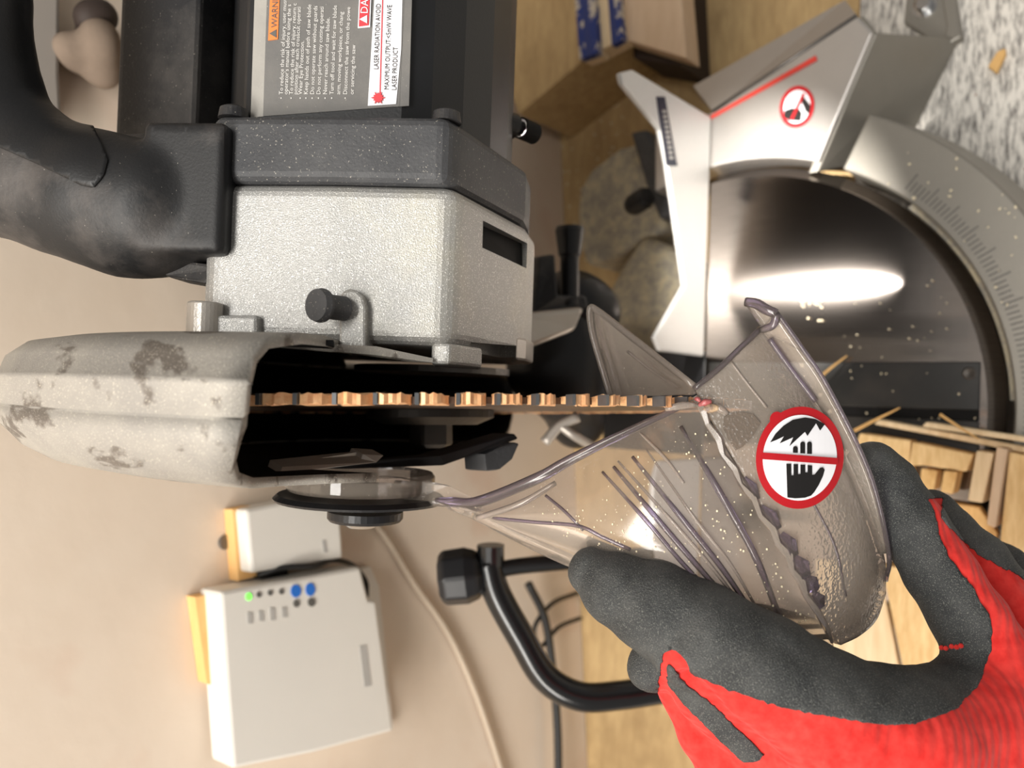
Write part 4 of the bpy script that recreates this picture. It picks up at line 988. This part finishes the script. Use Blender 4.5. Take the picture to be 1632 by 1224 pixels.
jit = 1.6*np.sin(px*0.33+np.sin(py*0.21)*2)*np.sin(py*0.41)+1.0*np.sin(px*0.9+py*0.7)
s = np.maximum(in_poly(px, py, red), -in_poly(px, py, slit))+jit
(mr, mb) = split_mesh(V, Fq, s)
hroot = root('gloved_hand', tuple(P(1480, 1180, 0.235)), 'left hand in a red knit work glove with black rubber coating lifting the clear guard', 'hand')
add('knit_glove', raw_mesh('knit_glove', *mr), 'knit', hroot, 'red knit back of the glove')
co = add('rubber_coating', raw_mesh('rubber_coating', *mb), 'coat', hroot, 'dusty black rubber coating on thumb and fingers')
cs = co.modifiers.new('thick', 'SOLIDIFY'); cs.thickness = 0.0005; cs.offset = 1
# small worn spots where red shows through near the web
for (x, y) in ((1492, 1034), (1500, 1032), (1507, 1033), (1516, 1030), (1524, 1031), (1531, 1029)):
    w_ = (px-x)**2+(py-y)**2; near = np.where(w_ < 60)[0]
    if len(near) == 0: continue
    c_ = P(x, y, dd[near].min()-0.0006)
    add('worn_spot', lathe([(0.0001, 0), (0.0008, 0.0001), (0.0006, 0.0005), (0.0001, 0.0006)], c_, -_F, 7), 'knit', hroot)

# ================================================================== wall boxes
def wprism(poly, off, th): return prism([onW(x, y, off) for x, y in poly], -WN*th)
mdm = root('network_box', tuple(onW(480, 1080, 0)), 'larger white network box with one green and two blue lights on the wall', 'modem')
mb_ = add('box_body', wprism([(351, 943), (575, 903), (588, 955), (600, 957), (628, 1165), (500, 1200), (371, 1226), (360, 1080)], 0.026, 0.022), 'white_pl', mdm, bevel=0.002)
add('box_back', wprism([(356, 946), (590, 903), (604, 935), (626, 1160), (374, 1222)], 0.004, 0.004), 'white_pl', mdm)
def wdot(name, x, y, rx, ry, mat, par=None, off=0.0265):
    return add(name, wprism(ell(x, y, rx, ry, 18), off, 0.001), mat, par or mdm)
wdot('green_light', 397, 951, 4.5, 6, 'green_led')
for x, y in ((413, 948), (431, 945), (449, 943)): wdot('status_light', x, y, 4, 4.5, 'dark_mark')
wdot('blue_button', 472, 942, 8, 10.5, 'blue_led'); wdot('blue_button', 495, 939.5, 7.5, 10.5, 'blue_led')
wdot('symbol', 473, 962, 5, 6, 'dark_mark'); wdot('symbol', 497, 960, 6, 7, 'dark_mark')
for x, y, l in ((398, 985, 9), (416, 982, 8), (434, 979, 10), (453, 976, 8)):
    add('printed_mark', wprism([(x-4, y-l), (x+4, y-l), (x+5, y+l), (x-3, y+l)], 0.0263, 0.0005), 'grey_mark', mdm)
add('printed_name', wprism([(573, 1030), (584, 1028), (592, 1093), (581, 1095)], 0.0263, 0.0005), 'grey_mark', mdm, 'faint grey lettering')
fb = root('fibre_outlet', tuple(onW(465, 860, 0)), 'small blank white outlet box above the larger white box', 'outlet box')
add('outlet_cover', wprism([(391, 812), (460, 798), (541, 795), (548, 889), (400, 914)], 0.020, 0.018), 'white_pl', fb, bevel=0.002)
add('outlet_mark', wprism([(513, 862), (519, 861), (522, 880), (516, 881)], 0.0203, 0.0005), 'grey_mark', fb)
add('cable_entry', wprism([(415, 914), (460, 908), (458, 920), (418, 926)], 0.012, 0.008), 'black_in', fb)
add('backing_board', wprism([(371, 812), (398, 806), (410, 918), (380, 926)], 0.010, 0.0095), 'mount_wood', label='yellow pine backing strip beside the small white outlet box', cat='board')
add('backing_board', wprism([(311, 952), (360, 942), (376, 1100), (330, 1090)], 0.010, 0.0095), 'mount_wood', label='yellow pine backing strip beside the larger white box', cat='board')
add('wall_screw', lathe([(0.0001, 0), (0.0042, 0), (0.0036, 0.0015), (0.0001, 0.0018)], onW(359, 864, 0.0002), WN, 16), 'steel', label='small screw head in the wall beside the outlet box', cat='screw')
add('patch_cable', tube([onW(410, 918, .012), onW(450, 905, .020), onW(500, 902, .022), onW(530, 893, .016), onW(560, 900, .012), onW(582, 925, .012), onW(584, 950, .018)], 0.0016, 8, 30), 'cable', smooth=True, label='thin dark cable between the two white wall boxes', cat='cable')
add('wall_cable', tube([onW(560, 800, .004), onW(610, 850, .004), onW(660, 930, .004), onW(715, 1010, .004), onW(760, 1110, .004), onW(800, 1230, .004), onW(830, 1330, .004)], 0.0022, 8, 40), 'cable_pale', smooth=True, label='pale cable running diagonally down the wall beside the white box', cat='cable')
add('power_cable', tube([onW(842, 930, .012), onW(868, 985, .014), onW(880, 1060, .012), onW(888, 1150, .012), onW(890, 1240, .012), onW(890, 1400, .012)], 0.0032, 8, 40), 'cable', smooth=True, label='black cable hanging down the wall below the bent clamp arm', cat='cable')
add('cord_loop', tube([onW(920, 945, .01), onW(880, 962, .012), onW(852, 1000, .010), onW(862, 1030, .010), onW(890, 1000, .012), onW(925, 985, .01)], 0.0018, 8, 40), 'cable', smooth=True, label='thin dark cord loop against the wall behind the clamp rod', cat='cord')
# pale panel and things hanging behind the handle
add('wall_panel', wprism([(-60, -200), (98, -200), (96, 120), (100, 190), (-60, 190)], 0.012, 0.0115), 'grey_panel', label='grey panel on the wall seen through the handle opening', cat='panel', bevel=0.002)
rg = root('hanging_cloth', tuple(onW(150, 50, 0)), 'blurred brown crumpled cloth on the wall behind the handle', 'cloth')
blob('cloth', [(onW(158, 60, .020), .009), (onW(160, 85, .018), .009), (onW(152, 100, .012), .008), (onW(112, 78, .012), .008), (onW(120, 92, .010), .006), (onW(165, 115, .012), .008)], 'rag', rg, 0.002, 0.005)
blob('hook', [(onW(142, 28, .018), .007), (onW(160, 26, .018), .008), (onW(134, 55, .010), .004)], 'brown_dark', rg, 0.002, 0.005)

# ================================================================== hold-down clamp
cl = root('hold_down_clamp', tuple(onZ(1150, 1085, 0.0)), 'black bent-tube hold-down clamp with round knob', 'clamp')
kp, kq = P(700, 922, 0.40), P(772, 914, 0.40); kl = np.linalg.norm(kq-kp)
add('knob', lathe([(0.0001, 0), (0.0110, 0), (0.0140, 0.003), (0.0145, kl*0.6), (0.0125, kl*0.85), (0.0070, kl), (0.0001, kl)], kp, kq-kp, 8), 'black_clean', cl, bevel=0.0012)
add('screw_rod', tube([P(765, 914, .40), P(830, 902, .401), P(935, 893, .403), P(1040, 884, .406)], 0.0042, 12, 16), 'black_tube', cl, smooth=True)
add('collar', lathe([(0.0001, -0.012), (0.0070, -0.012), (0.0070, 0.012), (0.0001, 0.012)], P(782, 906, .40), _R, 16), 'black_tube', cl)
add('arm', tube([P(778, 895, .40), P(792, 945, .398), P(830, 1015, .395), P(870, 1080, .392), P(925, 1110, .392), P(990, 1108, .395), P(1060, 1098, .40), P(1120, 1092, .405)], 0.0072, 14, 50), 'black_tube', cl, 'glossy black bent arm', smooth=True)
cpt = P(1115, 1092, .405)
add('post', tube([cpt, np.array([cpt[0], cpt[1], (cpt[2])*0.5]), np.array([cpt[0], cpt[1], 0.0005])], 0.0075, 14, 6), 'black_tube', cl, smooth=True)

# ================================================================== wood
def board(name, foot, z0, h, mat, label, cat='wood', group=None, bevel=0.0008):
    q = [onZ(x, y, z0+h) for x, y in foot]
    return add(name, prism(q, (0, 0, -h)), mat, label=label, cat=cat, group=group, bevel=bevel)
# block against the wall on the right and blue-edged boards on it
b0, b1 = onZ(905, 236, ZB), onZ(992, 138, ZB)
zt = ZB+0.072
t0_, t1_ = onZ(826, 182, zt), onZ(930, 96, zt)
v = (t1_-t0_); v /= np.linalg.norm(v); nrm2 = np.array([v[1], -v[0], 0]); 
if nrm2[0] < 0: nrm2 = -nrm2
far = 0.42
add('timber_block', prism([(t0_[0], t0_[1], ZB), (t1_[0]+v[0]*0.03, t1_[1]+v[1]*0.03, ZB), (t1_[0]+v[0]*0.03+nrm2[0]*far, t1_[1]+v[1]*0.03+nrm2[1]*far, ZB), (t0_[0]+nrm2[0]*far, t0_[1]+nrm2[1]*far, ZB)], (0, 0, zt-ZB)), 'bench', label='large golden timber block on the bench beside the motor', cat='timber', bevel=0.001)
def stack(c_pts, D, up, ln):
    return prism(c_pts, ln)
def sbox(name, px4, zt, h, mat, label, grp=None):
    q = [onZ(x, y, zt) for x, y in px4]
    return add(name, prism(q, (0, 0, -h)), mat, label=label, cat='board', bevel=0.0008, group=grp or 'planks on the bench by the motor')
zt2 = zt
sbox('plank', [(992, 62), (1094, 93), (1072, -160), (955, -160)], -0.020, 0.020, 'beige', 'pinkish beech board with blue painted edge beside the fence')
def stripe(par, px4, zt, mat): add('painted_edge', prism([onZ(x, y, zt+0.0004) for x, y in px4], (0, 0, -0.006)), mat, par)
pk = sbox('plank', [(953, 82), (992, 62), (972, -160), (936, -160)], -0.012, 0.016, 'pine', 'cream plank with blue painted edge lying against the pinkish beech board')
stripe(pk, [(975, 72), (984, 67), (965, -160), (956, -160)], -0.012, 'name_blue'); stripe(pk, [(984, 67), (992.5, 62), (973, -160), (965, -160)], -0.0121, 'blue')
pk = sbox('plank', [(924, 95), (952, 84), (936, -160), (906, -160)], -0.006, 0.016, 'pine', 'chipped blue and cream plank on the golden timber block')
stripe(pk, [(923.5, 95), (934, 91), (917, -160), (905, -160)], -0.006, 'blue'); stripe(pk, [(934, 91), (943, 88), (926, -160), (917, -160)], -0.0061, 'name_blue'); stripe(pk, [(943, 88), (952.5, 84), (936.5, -160), (926, -160)], -0.006, 'blue')
add('plank_support', zpoly([(1010, 92), (1086, 104), (1075, -140), (1005, -140)], -0.040, ZB+0.040), 'brown_dark', label='timber offcut under the beech board, coloured dark for its shaded end', cat='timber')  # dark colour stands for shadow on the end of the boards

# offcuts on the left of the table
offs = [
 ('strip', [(1392, 676), (1632, 722), (1700, 735), (1700, 728), (1632, 712), (1400, 668)], 0.0, 0.012, 'pine', 'thin pale pine strip lying next to the black throat plate'),
 ('strip', [(1468, 680), (1640, 706), (1720, 722), (1720, 712), (1640, 697), (1476, 672)], 0.012, 0.010, 'pine', 'short pale strip on top of the long pine strip'),
 ('offcut', [(1370, 690), (1452, 702), (1446, 800), (1400, 800), (1360, 720)], 0.0, 0.014, 'ply', 'splintery plywood offcut touching the index finger'),
 ('offcut', [(1454, 704), (1552, 724), (1540, 752), (1470, 742), (1448, 742)], 0.0, 0.018, 'ply', 'brown-stained plywood offcut behind the two small cubes'),
 ('slat', [(1556, 718), (1584, 722), (1566, 802), (1542, 798)], 0.0, 0.020, 'pine', 'smooth cream slat standing across the offcut heap'),
 ('slat', [(1588, 712), (1606, 716), (1586, 842), (1572, 836)], 0.0, 0.026, 'beige', 'narrow grey-brown slat beside the cream slat'),
 ('wood_cube', [(1468, 746), (1494, 750), (1488, 782), (1464, 776)], 0.006, 0.014, 'osb', 'small rough wood cube nearest the index finger'),
 ('wood_cube', [(1504, 750), (1526, 752), (1518, 788), (1498, 784)], 0.006, 0.014, 'osb', 'small bright wood cube nearest the cream slat'),
 ('offcut', [(1446, 790), (1560, 808), (1590, 850), (1570, 930), (1480, 880)], 0.0, 0.008, 'osb', 'rough split offcut behind the red knuckles'),
 ('offcut', [(1608, 720), (1700, 740), (1700, 900), (1590, 900), (1600, 800)], 0.0, 0.022, 'ply', 'golden plywood offcut at the edge beside the narrow slat'),
 ('board', [(1300, 890), (1400, 900), (1440, 1100), (1300, 1100)], -0.012, 0.012, 'pine', 'pale pine board seen through the gap between thumb and finger'),
 ('board', [(1404, 900), (1560, 920), (1620, 1120), (1446, 1100)], -0.006, 0.016, 'ply', 'grained plywood board seen under the web of the glove'),
]
for n, ft_, z0, h, m, lb in offs: board(n, ft_, z0+0.0008, h, m, lb, 'offcut' if n != 'board' else 'board', 'wood offcuts heaped left of the blade')
# splinters
def splinter(a, b, z0, z1, r, lb):
    p, q = onZ(*a, z0), onZ(*b, z1)
    add('splinter', tube([p, (p+q)/2+np.array([0, 0, 0.001]), q], [r, r*0.9, r*0.4], 5, 6), 'chip', label=lb, cat='splinter')
splinter((1362, 686), (1434, 650), 0.016, 0.022, 0.0009, 'thin splinter leaning from the pine strip over the throat plate')
splinter((1498, 660), (1560, 700), 0.028, 0.024, 0.0008, 'thin splinter lying across the two pine strips')
splinter((1308, 600), (1350, 567), 0.010, 0.004, 0.0008, 'short splinter beside the clear guard lip')
c0 = onZ(1582, 108, ZB+0.006); c1 = onZ(1597, 84, ZB+0.006)
ax = (c1-c0)/np.linalg.norm(c1-c0); ay = np.cross((0, 0, 1), ax)
add('wood_chip', prism([c0-ax*0.002-ay*0.0035, c1-ay*0.002, c1+ax*0.003, c1+ay*0.003, c0+ay*0.003], (0, 0, -0.0045)), 'chip', label='single yellow wood chip on the grey flecked counter', cat='wood chip', bevel=0.0006)
# loose sawdust specks
def specks(name, n, region, z, r, mat, label, thr=None):
    gs = []
    for _ in range(n):
        x = rng.uniform(region[0], region[2]); y = rng.uniform(region[1], region[3]); c = onZ(x, y, z)
        if thr and not thr(c): continue
        a = rng.uniform(0, 3.14); rr = r*rng.uniform(0.4, 1.3)
        gs.append(box(c+np.array([0, 0, rr*0.3]), (rr, rr*rng.uniform(0.4, 0.8), rr*0.35), [(math.cos(a), math.sin(a), 0), (-math.sin(a), math.cos(a), 0), (0, 0, 1)]))
    add(name, join(*gs), mat, label=label, cat='sawdust', kind='stuff')
specks('sawdust', 50, (1240, 440, 1600, 670), 0.0016, 0.0005, 'dust', 'loose sawdust specks on the polished turntable and throat plate', lambda c: math.hypot(c[0], c[1]-CY) < 0.138 and c[1] < 0)
specks('sawdust', 40, (1272, 462, 1312, 492), 0.0003, 0.0005, 'dust', 'little heap of sawdust on the turntable below the light streak')
specks('sawdust', 60, (1400, 240, 1632, 500), -0.0036, 0.0006, 'dust', 'fine sawdust on the grey scale ring', lambda c: 0.155 < math.hypot(c[0], c[1]-CY) < 0.185)
specks('sawdust', 160, (860, 120, 1000, 420), ZB+0.0003, 0.0009, 'dust', 'sawdust scattered on the bench behind the fence')
